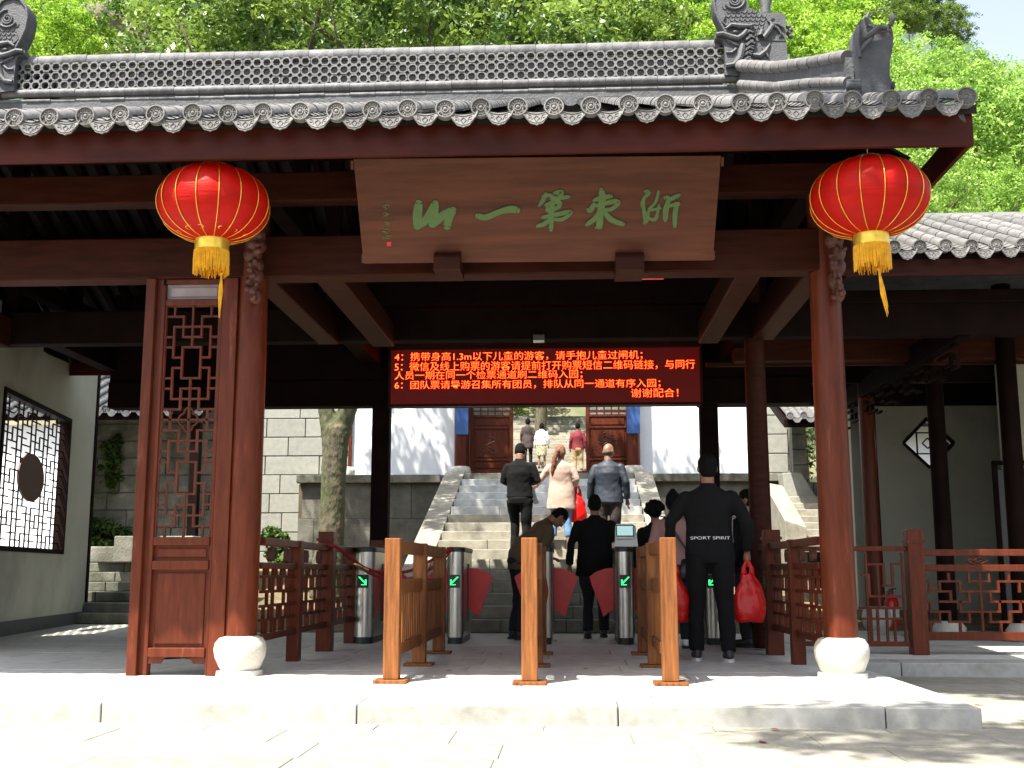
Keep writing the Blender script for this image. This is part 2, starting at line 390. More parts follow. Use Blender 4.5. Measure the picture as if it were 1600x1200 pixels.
# tiles ------------------------------------------------------------
PITCHX = 0.2415
def relief_disk():
    mb = MB(); n = 24; r = .067
    # disc facing -Y : rim + recessed face + rosette
    def ring(rad, y): return [(rad*math.cos(2*math.pi*k/n), y, rad*math.sin(2*math.pi*k/n)) for k in range(n)]
    L = [ring(r*.96, .05), ring(r, .03), ring(r, 0), ring(r*.97, -.006), ring(r*.85, -.006), ring(r*.80, .006), ring(.001, .006)]
    vs = sum(L, []); fs = []
    for i in range(len(L)-1):
        for k in range(n): fs.append((i*n+k, (i+1)*n+k, (i+1)*n+(k+1)%n, i*n+(k+1)%n))
    mb.add(vs, fs)
    mb.ell((0, .004, 0), (.013, .008, .013), 10, 6)
    mb.tube([(.023*math.cos(t), .003, .023*math.sin(t)) for t in np.linspace(0, 2*math.pi, 15)], .0035, 5)
    for k in range(8):
        t = k*math.pi/4
        c = Vector((.040*math.cos(t), .003, .040*math.sin(t)))
        mb.tube([c+Vector((.009*math.cos(t+u), 0, .009*math.sin(t+u))) for u in np.linspace(-2, 2.2, 7)], .0034, 5)
    return mb
def drip():
    mb = MB(); n = 14; R0 = .155
    # scalloped hanging tongue below a concave tile, facing -Y
    top = []; bot = []
    for k in range(n+1):
        u = -1+2*k/n
        x = u*.096
        zt = -.032-.026*(1-u*u)
        dp = (.098*(1-abs(u)**2.4)+.022-.026*(1-u*u)-.007*abs(math.sin(u*math.pi*2.5)))
        top.append((x, 0, zt)); bot.append((x, -.016, zt-dp))
    vs = top+bot+[(x, y+.014, z) for x, y, z in top]+[(x, y+.014, z) for x, y, z in bot]; N = n+1; fs = []
    for k in range(n):
        fs += [(k, k+1, N+k+1, N+k), (2*N+k, 3*N+k, 3*N+k+1, 2*N+k+1), (N+k, N+k+1, 3*N+k+1, 3*N+k), (k, 2*N+k, 2*N+k+1, k+1)]
    mb.add(vs, fs)
    # relief: inner border + diamond + two curls
    def P(u, f):
        x = u*.096; zt = -.032-.026*(1-u*u); dp = .098*(1-abs(u)**2.4)+.022-.026*(1-u*u)
        return Vector((x, -.016*f-.002, zt-dp*f))
    mb.tube([P(u, .82) for u in np.linspace(-.8, .8, 11)], .003, 4)
    mb.tube([P(u, .12) for u in np.linspace(-.85, .85, 11)], .003, 4)
    mb.tube([P(0, .25), P(.2, .48), P(0, .72), P(-.2, .48), P(0, .25)], .0032, 4)
    for sg in (-1, 1): mb.tube([P(sg*.3, .6), P(sg*.38, .3), P(sg*.6, .3), P(sg*.55, .6), P(sg*.42, .5)], .003, 4)
    return mb
def tile_run(parent, x0, nrow, y0, z0, y1, z1, m='tile', disk_m=None, wob=1.0, r=.055, trim=False):
    dk = relief_disk().build('end_disk', m, parent, smooth=True, smang=35, origin=(0,0,0)); 
    dr = drip().build('drip_tile', m, parent, smooth=True, smang=35, origin=(0,0,0))
    L = math.hypot(y1-y0, z1-z0); slope = math.atan2(z1-z0, y1-y0)
    def run(seed):
        rr = random.Random(seed); mb = MB(); n = 9; seg = .30; k = 0; t = .0
        while t < L-.05:
            e = min(t+seg+.02, L); a = rr.uniform(-.004, .004)
            vs = []; fs = []
            for (q, rad) in ((t, r+.002), (e-.03, r-.001), (e, r-.006)):
                for j in range(n):
                    th = math.pi*j/(n-1); vs.append((rad*math.cos(th)+a, q, rad*math.sin(th)+.01))
            for i in range(2):
                for j in range(n-1): fs.append((i*n+j, i*n+j+1, (i+1)*n+j+1, (i+1)*n+j))
            fs.append(tuple(range(n)))
            mb.add(vs, fs); t += seg
        return mb
    def pan():
        mb = MB(); t = 0
        while t < L-.05:
            vs = []; n = 7
            for q, dz in ((t, .012), (min(t+.3, L), -.004)):
                for j in range(n):
                    u = -1+2*j/(n-1); vs.append((u*.085, q, -.03+.035*u*u+dz))
            fs = [(j, j+1, n+j+1, n+j) for j in range(n-1)]
            mb.add(vs, fs); t += .12 if L < 3 else .15
        return mb
    runs = [run(s).build('tube_tile_row', m, parent, smooth=True, smang=50, origin=(0,0,0)) for s in range(3)]
    pn = pan().build('pan_tile_row', m, parent, smooth=True, smang=50, origin=(0,0,0))
    w = Vector(parent['_w'])
    for i in range(nrow):
        x = x0+i*PITCHX; jx = rnd(-.006, .006)*wob; jz = rnd(-.006, .006)*wob
        p = Vector((x+jx, y0, z0+jz))-w
        for k, (src, off, rx) in enumerate(((dk, Vector((0, -.035, .008)), R(rnd(-5, 3))), (runs[i % 3], Vector((0, 0, 0)), slope),
                           (dr, Vector((PITCHX/2, -.028, .025)), R(rnd(-4, 4))), (pn, Vector((PITCHX/2, -.038, -.012)), slope))):
            if trim and i == nrow-1 and k >= 2: continue
            o = src.copy(); COL.objects.link(o); o.parent = parent; o.location = p+off; o.rotation_euler = (rx, R(rnd(-8, 8)) if k == 0 else R(rnd(-2,2)) if k == 2 else 0, R(rnd(-2, 2)) if k in (0, 2) else 0)
    for s in [dk, dr, pn]+runs: bpy.data.objects.remove(s)
first_x = at(1510, 165, Y=7.1).x
nr = int((first_x-RX0)/PITCHX)
tile_run(pav_o, first_x-nr*PITCHX, nr+1, EY-.01, EZ+.02, RY, RZ+.02, trim=True)
# corner disk of the side eave
sd = relief_disk().build('end_disk', 'tiled', pav_o, smooth=True, smang=35, origin=(0,0,0)); sd.location = Vector((first_x+.04, 7.22, 3.70))-Vector(pav_o['_w']); sd.rotation_euler = (0, 0, R(50))
# rear slope: tubes joined
mb = MB(); x = RX0+.1
while x < RX1: mb.tube([(x, 22.8-EY, EZ+.02), (x, 11.6, RZ)], .066, 6); x += PITCHX
mb.build('rear_tube_tiles', 'tile', pav_o, smooth=True, kind='stuff')
# ------------------------------------------------------------ ridge
RGX0 = at(28, 110, Y=11.4).x; RGX1 = at(1134, 90, Y=11.3).x
def zr(y): return at(600, y, Y=11.3).z
z_plast, z_m1, z_m2, z_lat0, z_lat1, z_cap = zr(158), zr(148), zr(140), zr(129), zr(86), zr(75)
box(RGX0-.6, RGX1+.45, 11.3, 11.5, RZ-.12, z_m1).build('ridge_base', 'tiled', pav_o, bevel=.01)
def ridge_run(name, x0, x1, y, zc, rad, flat, seg=.27):
    src = None; x = x0
    while x < x1-.02:
        e = min(x+seg, x1)
        if src is None or e-x < seg-.01:
            mb = MB(); mb.tube([(0,0,0), (.02,0,0), (e-x-.012,0,0), (e-x-.004,0,0)], [rad*.97, rad, rad*1.01, rad*.92], 12, flat)
            o = mb.build(name, 'ridgetile', pav_o, smooth=True, smang=50, origin=(0,0,0))
            if src is None: src = o
        else: o = src.copy(); COL.objects.link(o)
        o.parent = pav_o; o.location = Vector((x, y+rnd(-.004, .004), zc+rnd(-.003, .003)))-Vector(pav_o['_w']); o.rotation_euler = (rnd(-.1, .1), 0, 0)
        x = e
ridge_run('ridge_tile', RGX0-.1, RGX1+.36, 11.31, (z_m2+z_lat0)/2, (z_lat0-z_m2)/2*1.15, 1)
ridge_run('thin_ridge_tile', RGX0-.1, RGX1+.36, 11.31, z_m1+.012, .022, 1)
ridge_run('ridge_cap', RGX0-.02, RGX1-.04, 11.36, (z_lat1+z_cap)/2, (z_cap-z_lat1)/2*1.1, 1.6)
box(RGX0, RGX1, 11.56, 11.60, z_m1, z_lat1+.06).build('ridge_back', 'shadowgap', pav_o)  # shade behind the lattice holes is put into this panel's colour
# open-work lattice tiles
nrow = 3; tp = (z_lat1-z_lat0)/nrow
def lat_mod(p, d):
    mb = MB(); n = 32; h = p/2; rc = p*.20; rin = p*.37
    inn = []; out = []
    for k in range(n):
        t = 2*math.pi*(k+.5)/n; c, s_ = math.cos(t), math.sin(t)
        ri = rin*(1+.05*math.cos(8*t))*(1-.02*math.cos(4*t))
        ro = h/max(abs(c), abs(s_))
        cx = math.copysign(h, c); cy = math.copysign(h, s_)
        b = c*cx+s_*cy; disc = b*b-(cx*cx+cy*cy-rc*rc)
        if disc > 0: ro = min(ro, b-math.sqrt(disc))
        inn.append((ri*c, ri*s_)); out.append((ro*c, ro*s_))
    vs = []; 
    for (lst, y) in ((inn, 0), (out, 0), (inn, d), (out, d)): vs += [(x, y, z) for x, z in lst]
    fs = []
    for k in range(n):
        j = (k+1) % n
        fs += [(k, j, n+j, n+k), (2*n+k, 3*n+k, 3*n+j, 2*n+j), (k, 2*n+k, 2*n+j, j), (n+k, n+j, 3*n+j, 3*n+k)]
    return mb.add(vs, fs)
nlat = int((RGX1-RGX0)/tp); tpx = (RGX1-RGX0)/nlat
lm = lat_mod(tp, .05).build('lattice_tile', 'ridgetile', pav_o, origin=(0,0,0)); lm.scale = (tpx/tp*.985, 1, .99)
cnt = 0
for i in range(nlat):
    for j in range(nrow):
        if cnt: o = lm.copy(); COL.objects.link(o)
        else: o = lm
        o.rotation_euler = (0, R(rnd(-2.5, 2.5)), R(rnd(-2, 2))); o.location = Vector((RGX0+(i+.5)*tpx+rnd(-.002, .002), 11.30+rnd(-.006, .006), z_lat0+(j+.5)*tp+rnd(-.002, .002)))-Vector(pav_o['_w']); cnt += 1
# ------------------------------------------------------------ ridge-end dragon
def zz(u, v): # photo pixels -> ornament local (metres at Y=11.3), origin at ridge end foot
    a = at(u, v, Y=11.25); b = at(1165, 120, Y=11.25); return Vector((a.x-b.x, 0, a.z-b.z))
def dragon(name, parent):
    out = [(1132,118),(1133,98),(1131,70),(1128,64),(1117,61),(1117,54),(1124,51),(1133,53),(1131,46),(1124,36),(1116,20),(1113,0),(1116,-16),(1126,-29),(1142,-35),(1158,-30),(1168,-18),(1170,-4),(1166,8),(1172,14),(1184,20),(1222,22),(1227,26),(1228,60),(1230,96),(1232,124)]
    mb = MB(); mb.prism([zz(u, v)-Vector((0, .02, 0)) for u, v in out], (0, .20, 0))
    def T(pts, r, dy=-.03, n=6):
        mb.tube([zz(u, v)+Vector((0, dy, 0)) for u, v in pts], [x*.0064 for x in r] if isinstance(r, list) else r*.0064, n)
    # edge beading, spiral
    T([(1133,52),(1124,36),(1117,20),(1114,0),(1117,-15),(1127,-27),(1142,-32),(1157,-27),(1166,-16)], 2.4)
    T([(1147+9*math.cos(t)*(1-t/16), 2+9*math.sin(t)*(1-t/16)) for t in np.linspace(0, 12, 30)], 1.8)
    T([(1147+16*math.cos(t), 2+14*math.sin(t)) for t in np.linspace(-1.5, 2.6, 12)], 2.0)
    # upper lip / snout, jaw, teeth
    T([(1118,57),(1128,56),(1140,60),(1152,63),(1160,58),(1166,50)], [3.5,4.5,4.5,5,4.5,3], -.045, 8)
    T([(1134,64),(1146,70),(1156,74)], [2,3,2], -.03)
    T([(1133,106),(1146,104),(1155,94),(1158,82),(1160,72)], [4,4.5,6,6,4], -.045, 8)
    T([(1134,84),(1143,84),(1150,78)], 2.2, -.03)
    for u, v in ((1137,66),(1143,69),(1139,80),(1145,79)): T([(u, v), (u+1, v+5)], [1.5, .5])
    T([(1133,48),(1142,42),(1155,44),(1170,44),(1178,41)], [2,3.5,4.5,3.5,1.5], -.045, 8)
    T([(1132,27),(1128,36),(1134,42),(1142,40)], 2.0)
    mb.ell(zz(1148, 53)+Vector((0, -.035, 0)), (.03, .025, .02), 10, 8)
    # mane curls
    for k in range(7):
        cx, cy = 1170+3*math.sin(k), 54+k*8.5
        T([(cx-8, cy+3), (cx, cy-3), (cx+6, cy), (cx+4, cy+4), (cx-1, cy+3)], [3,3,2.4,2,1.5], -.04)
    T([(1176,88),(1186,90),(1196,82),(1203,70)], [3,5,4,1], -.03)
    T([(1190,76),(1196,84),(1200,92)], [1,3,1.5], -.03)
    # small dragon in relief
    T([(1190,50),(1187,58),(1192,62),(1200,52),(1206,42),(1202,36)], [4,5,5,4.5,4,2], -.04, 8)
    T([(1206,42),(1214,46),(1220,56)], [3,2.5,2], -.035); T([(1204,40),(1214,40),(1224,46)], [3,2,2], -.035)
    for k in range(5): T([(1200, 36), (1196+k*3.2, 28)], [1.6, .8], -.03)
    for k in range(4): T([(1220, 54), (1216+k*3, 60)], [1.4, .7], -.03)
    # scales
    for r_ in range(9):
        for c_ in range(9):
            u = 1132+c_*8+(r_ % 2)*4+r_*2.4; v = 12+r_*6.2
            if 1126+r_*2 < u < 1196 and v > 14+(u-1166)*.25 and v < 44 or (1166 < u < 1186 and 44 <= v < 62):
                T([(u-4, v-1), (u-2.5, v+3), (u, v+4.2), (u+2.5, v+3), (u+4, v-1)], 1.0, -.022, 4)
    T([(1186,64),(1210,65),(1228,65)], 1.0, -.022)
    # plume handle and ball
    mb.loft([(zz(1198, 24)+Vector((0,.08,0)), .035, .035), (zz(1198, 10)+Vector((0,.08,0)), .04, .04), (zz(1198, 16)+Vector((0,.08,0)), .055, .05), (zz(1198, 4)+Vector((0,.08,0)), .05, .04), (zz(1198, -14)+Vector((0,.08,0)), .09, .05)], 10)
    for k in range(4): mb.ell(zz(1234+3*(k % 2), 38+k*5)+Vector((0, .06, 0)), .028, 8, 6)
    return mb.build(name, 'tiled', parent, smooth=True, smang=40, origin=(0,0,0))
d1 = dragon('dragon_ornament', pav_o); b0 = at(1165, 120, Y=11.25)
d1.location = b0-Vector(pav_o['_w']); d1['label'] = 'carved dragon head biting the right end of the ridge'
d2 = d1.copy(); COL.objects.link(d2); d2.parent = pav_o
pl = at(-8, 146, Y=11.25); d2.location = pl-Vector(pav_o['_w']); d2.scale = (-1, 1, 1); d2['label'] = 'curled dragon ornament at the left end of the ridge'
# ------------------------------------------------------------ descending ridge on the right
def drx(y): return 1.80+(11.2-y)*.058
yy = np.linspace(11.2, 7.75, 13)
def dprof(y, tab):
    px = 892+1780*drx(y)/y; return at(px, float(np.interp(px, (1170, 1234, 1287, 1345), tab)), Y=y).z
def dz(y): return dprof(y, (150, 156, 154, 152))
def dr_seg(name, off, rad, flat, m='tile'):
    for a, b in zip(yy[:-1], yy[1:]):
        MB().tube([(drx(a), a, dz(a)+off), (drx((a+b)/2), (a+b)/2, dz((a+b)/2)+off), (drx(b)+.0, b+.01, dz(b)+off)], [rad*.96, rad, rad*1.02], 10, flat).build(name, m, pav_o, smooth=True, smang=50)
TT = (104, 107, 100, 89)
mb = MB()
for a, b in zip(yy[:-1], yy[1:]):
    mb.hexa([(drx(a)-.015,a,dz(a)-.05),(drx(a)+.04,a,dz(a)-.05),(drx(b)+.04,b,dz(b)-.05),(drx(b)-.015,b,dz(b)-.05),
             (drx(a)-.015,a,dprof(a,TT)),(drx(a)+.04,a,dprof(a,TT)),(drx(b)+.04,b,dprof(b,TT)),(drx(b)-.015,b,dprof(b,TT))])
mb.build('descending_ridge', 'tiled', pav_o)
def dr_tab(name, tab, rad):
    for a, b in zip(yy[:-1], yy[1:]):
        MB().tube([(drx(a), a, dprof(a, tab)), (drx((a+b)/2), (a+b)/2, dprof((a+b)/2, tab)), (drx(b), b+.01, dprof(b, tab))], [rad*a*.96, rad*a, rad*b*1.03], 12).build(name, 'tile', pav_o, smooth=True, smang=50)
dr_tab('ridge_cap', (102, 105, 98, 87), .0058); dr_tab('ridge_tile', (131, 135, 129, 127), .0048); dr_tab('thin_ridge_tile', (141, 147, 144, 142), .0028)
# horned guardian at its foot
def gp(u, v, Y=7.62): return at(u, v, Y=Y)
gx = drx(7.7)
mb = MB()
pts = [(1347,150),(1346,118),(1341,95),(1338,70),(1338,45),(1344,30),(1356,26),(1366,38),(1376,40),(1392,38),(1396,52),(1396,70),(1391,95),(1390,118),(1392,130),(1391,150)]
mb.prism([gp(u, v) for u, v in pts], (0, .22, 0))
mb.tube([gp(1357,38,7.6), gp(1354,28,7.58), gp(1358,18,7.58)], [.022, .018, .006], 8)
mb.tube([gp(1391,40,7.6), gp(1396,28,7.58), gp(1393,18,7.58)], [.022, .018, .006], 8)
mb.tube([gp(1352,60,7.6), gp(1362,52,7.58), gp(1374,42,7.57), gp(1386,44,7.58)], [.02,.022,.02,.012], 8)
mb.tube([gp(1344,80,7.6), gp(1352,70,7.58), gp(1362,60,7.59)], .016, 8)
mb.tube([gp(1342,40,7.6), gp(1340,62,7.59), gp(1344,90,7.59)], .014, 8)
mb.tube([gp(1355,60,7.6), gp(1370,50,7.585), gp(1392,48,7.6)], .012, 8)
mb.build('guardian_ornament', 'tiled', pav_o, smooth=True, smang=40, bevel=.008, label='dark horned beast ornament at the foot of the right-hand roof ridge')
mb = MB(); 
for v, h, e in ((124, .02, .012), (131, .035, .03), (140, .022, .02), (147, .02, .01)):
    a = gp(1346, v); b = gp(1392, v); mb.tube([(a.x-e-.06, 7.66, a.z), (b.x+e, 7.66, b.z)], h, 8)
mb.build('ornament_base', 'tiled', pav_o, smooth=True)
# ------------------------------------------------------------ carved brackets at column heads
def bracket(cx, cz_top, cz_bot, side):
    mb = MB(); n = 7
    rr = random.Random(int(cx*10))
    for i in range(n):
        t = i/(n-1); z = cz_top+(cz_bot-cz_top)*t
        mb.ell((cx+.015*math.sin(i*2.2), CY-.17-.05*(1-t), z), (.085-.035*t, .10-.05*t, .07), 10, 8)
        for k in range(5): mb.ell((cx+rr.uniform(-.07, .07)*(1-.4*t), CY-.23-.04*(1-t)+rr.uniform(-.03, .02), z+rr.uniform(-.04, .04)), rr.uniform(.014, .032), 7, 5)
    o = mb.build('carved_bracket', 'carve', pav_o, smooth=True)
    r = o.modifiers.new('r', 'REMESH'); r.mode = 'VOXEL'; r.voxel_size = .008; r.use_smooth_shade = True
bracket(-2.40, 3.30, 2.84, 1); bracket(2.0, 3.40, 2.80, -1)
# ceiling lights / detectors
def fixture(px, py, Y, w, h, m, name, label, cat, grp=None):
    p = at(px, py, Y=Y); t = thing(name, label, cat, (p.x, Y, p.z), grp)
    box(p.x-w/2, p.x+w/2, Y, Y+.09, p.z, p.z+h).build('housing', 'whitep', t, bevel=.004)
    box(p.x-w/2+.006, p.x+w/2-.006, Y+.01, Y+.08, p.z-.012, p.z-.001).build('tube', m, t)
fixture(692, 432, 9.2, .2, .02, 'lamp', 'ceiling_light', 'small white ceiling lamp under the beam left of the plaque supports', 'lamp')
fixture(1020, 431, 9.2, .2, .02, 'dimred', 'ceiling_light', 'small lamp glowing red under the beam below the right end of the plaque', 'lamp')
fixture(20, 440, 9.4, .22, .02, 'lamp', 'ceiling_light', 'white strip lamp under the beam at the far left', 'lamp')
p = at(842, 528, Y=11.3); t = thing('detector', 'small pale sensor box above the middle of the red text display', 'sensor', (p.x, 11.3, p.z))
box(p.x-.06, p.x+.06, 11.25, 11.32, p.z-.03, p.z+.03).build('body', 'tiled', t, bevel=.01); box(p.x-.055, p.x+.055, 11.24, 11.31, p.z-.05, p.z-.032).build('lens', 'whitep', t, bevel=.004)
box(p.x-.02, p.x+.02, 11.321, 11.349, p.z+.0, p.z+.02).build('arm', 'darkwood', t)

# ================================================================== PLAQUE
pA = at(552, 248, Y=7.80); pB = at(568, 412, Y=8.22); pC = at(1127, 243, Y=7.80); pD = at(1114, 407, Y=8.22)
pn = (pC-pA).cross(pB-pA).normalized()
if pn.y > 0: pn = -pn
PLN = (pA, pn)
plq = thing('name_plaque', 'brown wooden name plaque with green calligraphy leaning out under the eave', 'plaque', (-.2, 8.2, 3.05))
MB().prism([pA, pB, pD, pC], -pn*.045).build('board', 'plaque', plq, bevel=.004)
for (u0, v0, u1, v1) in ((548, 251, 552, 265), (1127, 246, 1131, 260), (565, 397, 568, 411), (1114, 392, 1117, 406)):
    q = [at(u0, v0, plane=PLN), at(u1, v0, plane=PLN), at(u1, v1, plane=PLN), at(u0, v1, plane=PLN)]
    MB().prism([a-pn*.004 for a in q], -pn*.03).build('end_strip', 'plaque', plq)
_k = [0]
def brush(strokes, nm, parent=plq, ox=540, oy=230, sc=2.667, outline=5.5, base=.002):
    g_ = MB(); d_ = MB()
    for st in strokes:
        _k[0] += 1
        pts = [(s_[0], s_[1]) for s_ in st]; ws = [s_[2]*(1.14 if outline > 1 else 1) for s_ in st]
        # smooth resample
        P = []; W = []
        for i in range(len(pts)-1):
            for t in np.linspace(0, 1, 5)[:-1]:
                p0 = pts[max(i-1, 0)]; p1 = pts[i]; p2 = pts[i+1]; p3 = pts[min(i+2, len(pts)-1)]
                c = [.5*((2*p1[k])+(-p0[k]+p2[k])*t+(2*p0[k]-5*p1[k]+4*p2[k]-p3[k])*t*t+(-p0[k]+3*p1[k]-3*p2[k]+p3[k])*t**3) for k in (0, 1)]
                P.append(c); W.append(ws[i]*(1-t)+ws[i+1]*t)
        P.append(pts[-1]); W.append(ws[-1])
        for (mbx, ex, hz) in ((d_, outline, base), (g_, 0, base+.0015+.00012*(_k[0] % 12))):
            L_ = []; R_ = []
            n = len(P)
            for i in range(n):
                a = P[max(i-1, 0)]; b = P[min(i+1, n-1)]; dx, dy = b[0]-a[0], b[1]-a[1]; l = math.hypot(dx, dy) or 1
                dx /= l; dy /= l; h = W[i]/2+ex/2
                L_.append((P[i][0]-dy*h, P[i][1]+dx*h)); R_.append((P[i][0]+dy*h, P[i][1]-dx*h))
            def cap(i, sg):
                a = P[i]; b = P[1] if i == 0 else P[-2]; dx, dy = a[0]-b[0], a[1]-b[1]; l = math.hypot(dx, dy) or 1; dx /= l; dy /= l; h = W[i]/2+ex/2
                return [(a[0]+h*(math.cos(t)*dx-math.sin(t)*dy*sg), a[1]+h*(math.cos(t)*dy+math.sin(t)*dx*sg)) for t in np.linspace(-1.2, 1.2, 6)]
            def w3(q): return at(ox+q[0]/sc, oy+q[1]/sc, plane=PLN)+pn*hz
            for i in range(n-1): mbx.add([w3(L_[i]), w3(L_[i+1]), w3(R_[i+1]), w3(R_[i])], [(0,1,2,3)])
            for i in (0, n-1):
                c = cap(i, 1); mbx.add([w3(P[i])]+[w3(q) for q in c], [(0, j+1, j+2) for j in range(len(c)-1)])
    a = d_.build('character_edge', 'glyphdark', parent); b = g_.build('character', 'glyph', parent)
brush([[(305,235,28),(300,280,34),(300,325,32)],[(302,322,30),(338,300,30),(372,238,28)],[(374,235,26),(368,285,32),(362,318,30)],[(365,318,30),(405,285,30),(443,262,24)],[(448,262,24),(430,300,28),(424,328,28)]], 's')
brush([[(552,286,20),(585,292,22),(640,270,20),(690,258,26),(714,262,24)]], 'y')
brush([[(833,196,14),(822,222,16),(806,243,8)],[(822,205,10),(850,200,14),(868,210,12)],[(872,190,14),(900,188,20),(890,208,12)],[(858,214,14),(890,212,16),(930,206,12)],[(836,240,12),(870,228,16),(893,232,18),(886,252,14)],
       [(868,210,14),(858,262,20),(858,310,16),(856,342,16)],[(840,262,14),(872,256,16),(886,248,12)],[(822,292,12),(860,284,16),(930,270,16),(936,276,12),(905,300,14),(868,300,12)],[(860,296,14),(830,318,16),(800,328,12)],[(838,240,12),(846,268,12)]], 'd')
brush([[(1066,178,18),(1070,215,26),(1062,270,24),(1058,328,24)],[(1034,222,10),(1060,212,18),(1104,204,16)],[(1034,238,14),(1020,262,20),(1008,258,10)],[(1040,244,12),(1088,232,14),(1122,226,20),(1138,232,14),(1110,256,14),(1074,262,14)],
       [(1056,268,14),(1040,296,18),(1006,322,14)],[(1078,270,16),(1106,300,20),(1154,320,16)],[(1044,334,10),(1058,330,20)]], 'e')
brush([[(1250,184,12),(1262,188,18),(1250,206,12)],[(1246,206,10),(1238,236,18),(1244,262,10)],[(1242,262,14),(1252,300,20),(1246,314,14)],[(1304,184,10),(1292,228,10),(1266,258,10),(1262,292,10),(1290,300,14),(1302,262,10),(1306,240,8)],[(1270,262,10),(1310,254,10)],
       [(1334,210,16),(1346,214,14),(1334,262,22),(1332,302,16)],[(1346,222,12),(1366,210,14),(1388,200,14)],[(1346,246,10),(1364,240,12),(1384,236,18)],[(1380,236,16),(1372,282,18),(1372,328,14)]], 'z')
sig = []
for i, y0 in enumerate((236, 272, 305, 335, 365)):
    for k in range(5):
        x = 172+rnd(-12, 12); y = y0+rnd(0, 20); sig.append([(x-rnd(4, 10), y, 2.2), (x+rnd(0, 4), y+rnd(-6, 6), 2.6), (x+rnd(4, 9), y+rnd(-3, 8), 2)])
brush(sig, 'sig', outline=.3)
q = [at(540+u/2.667, 230+v/2.667, plane=PLN)+pn*.003 for u, v in ((172,394),(190,394),(190,412),(172,412))]
MB().add(q, [(0,1,2,3)]).build('seal_mark', 'ext', plq)
for u0, u1 in ((677, 719), (962, 1007)):
    a = at(u0, 402, Y=8.1); b = at(u1, 402, Y=8.1); zlo = at(u0, 424, Y=8.15).z
    mb = MB(); mb.tube([(a.x, 8.17, a.z+.00), (b.x, 8.17, a.z+.00)], .055, 12); mb.box(a.x+.002, b.x-.002, 8.10, 8.449, zlo, a.z)
    mb.build('support_block', 'beam', plq, smooth=True, smang=40)

# ================================================================== LANTERNS
def lantern(px, label):
    p = at(px, 320 if px < 800 else 310, Y=7.58); t = thing('red_lantern', label, 'lantern', tuple(p), 'red lanterns hung under the eave')
    rx = .395 if px < 800 else .405; rz = .262; n = 96; nr_ = 16
    mb = MB(); vs = []; fs = []; m = 26
    for i in range(m+1):
        ph = math.pi*(.075+.85*i/m)
        for k in range(n):
            th = 2*math.pi*k/n; s_ = abs(math.cos(th*nr_/2))
            rr_ = rx*(math.sin(ph)**.82)*(1-.022*(1-s_)**.0 + .022*s_*0) * (1-.018*(1-abs(math.sin(th*nr_/2))))
            vs.append((p.x+rr_*math.cos(th), p.y+rr_*math.sin(th), p.z-rz*math.cos(ph)*1.02))
    for i in range(m):
        for k in range(n): fs.append((i*n+k, i*n+(k+1)%n, (i+1)*n+(k+1)%n, (i+1)*n+k))
    mb.add(vs, fs).build('shade', 'silk', t, smooth=True)
    for k in range(nr_):
        th = 2*math.pi*k/nr_
        MB().tube([(p.x+(rx*.984*math.sin(ph)**.82+.001)*math.cos(th), p.y+(rx*.984*math.sin(ph)**.82+.001)*math.sin(th), p.z-rz*1.02*math.cos(ph)) for ph in np.linspace(.25, math.pi-.25, 18)], .0031, 5).build('rib', 'gold', t, smooth=True)
    MB().lathe([(.115, -.03), (.118, .0), (.118, .10), (.10, .11)], (p.x, p.y, p.z-rz-.07), 28).build('collar', 'gold', t, smooth=True, smang=40)
    MB().lathe([(.11, .0), (.11, .04), (.09, .05)], (p.x, p.y, p.z+rz-.02), 24).build('top_ring', 'gold', t, smooth=True, smang=40)
    mb = MB()
    for k in range(6):     # gold cloud ornaments round the lower opening
        th = 2*math.pi*(k+.25)/6; c = Vector((p.x+.22*math.cos(th), p.y+.22*math.sin(th), p.z-.222)); tg = Vector((-math.sin(th), math.cos(th), 0)); ra = Vector((math.cos(th), math.sin(th), .45))
        for o_ in (-1, 0, 1): mb.tube([c+tg*(.045*o_+.022*math.cos(u))+ra*(.016*math.sin(u)+(.012 if o_ == 0 else 0)) for u in np.linspace(0, 6.3, 12)], .006, 4)
    mb.build('cloud_ornament', 'gold', t, smooth=True)
    z0 = p.z-rz-.075
    mb = MB()
    for k in range(120):
        th = 2*math.pi*k/120+rnd(-.02, .02); r0 = .117; L = .155+rnd(-.02, .02)
        mb.tube([(p.x+r0*math.cos(th), p.y+r0*math.sin(th), z0), (p.x+(r0+.003)*math.cos(th+rnd(-.03, .03)), p.y+(r0+.003)*math.sin(th), z0-L*.5), (p.x+(r0+rnd(-.006, .006))*math.cos(th+rnd(-.05, .05)), p.y+r0*math.sin(th), z0-L)], [.0045, .004, .0025], 4)
    mb.build('fringe', 'fringe', t, kind='stuff')
    mb = MB(); tx = p.x+(.085 if px < 800 else .03); sw = .0 if px < 800 else .045
    mb.ell((tx, p.y-.03, z0-.17), .013, 8, 6); 
    for k in range(14):
        a = rnd(-.012, .012); b = rnd(-.012, .012); L = .30+rnd(-.06, .03)
        mb.tube([(tx, p.y-.03, z0-.17), (tx+a+sw*.4, p.y-.03+b, z0-.17-L*.5), (tx+a*.4+sw, p.y-.03+b*.5, z0-.17-L)], [.004, .005, .0015], 4)
    mb.build('tassel', 'fringe', t)
    MB().tube([(p.x, p.y, p.z+rz+.0), (p.x, p.y, 3.78)], .006, 6).build('hanging_cord', 'brass', t)
lantern(334, 'red silk lantern with yellow tassel hanging in front of the carved door panel')
lantern(1358, 'red silk lantern with yellow tassel hanging at the right corner of the eave')

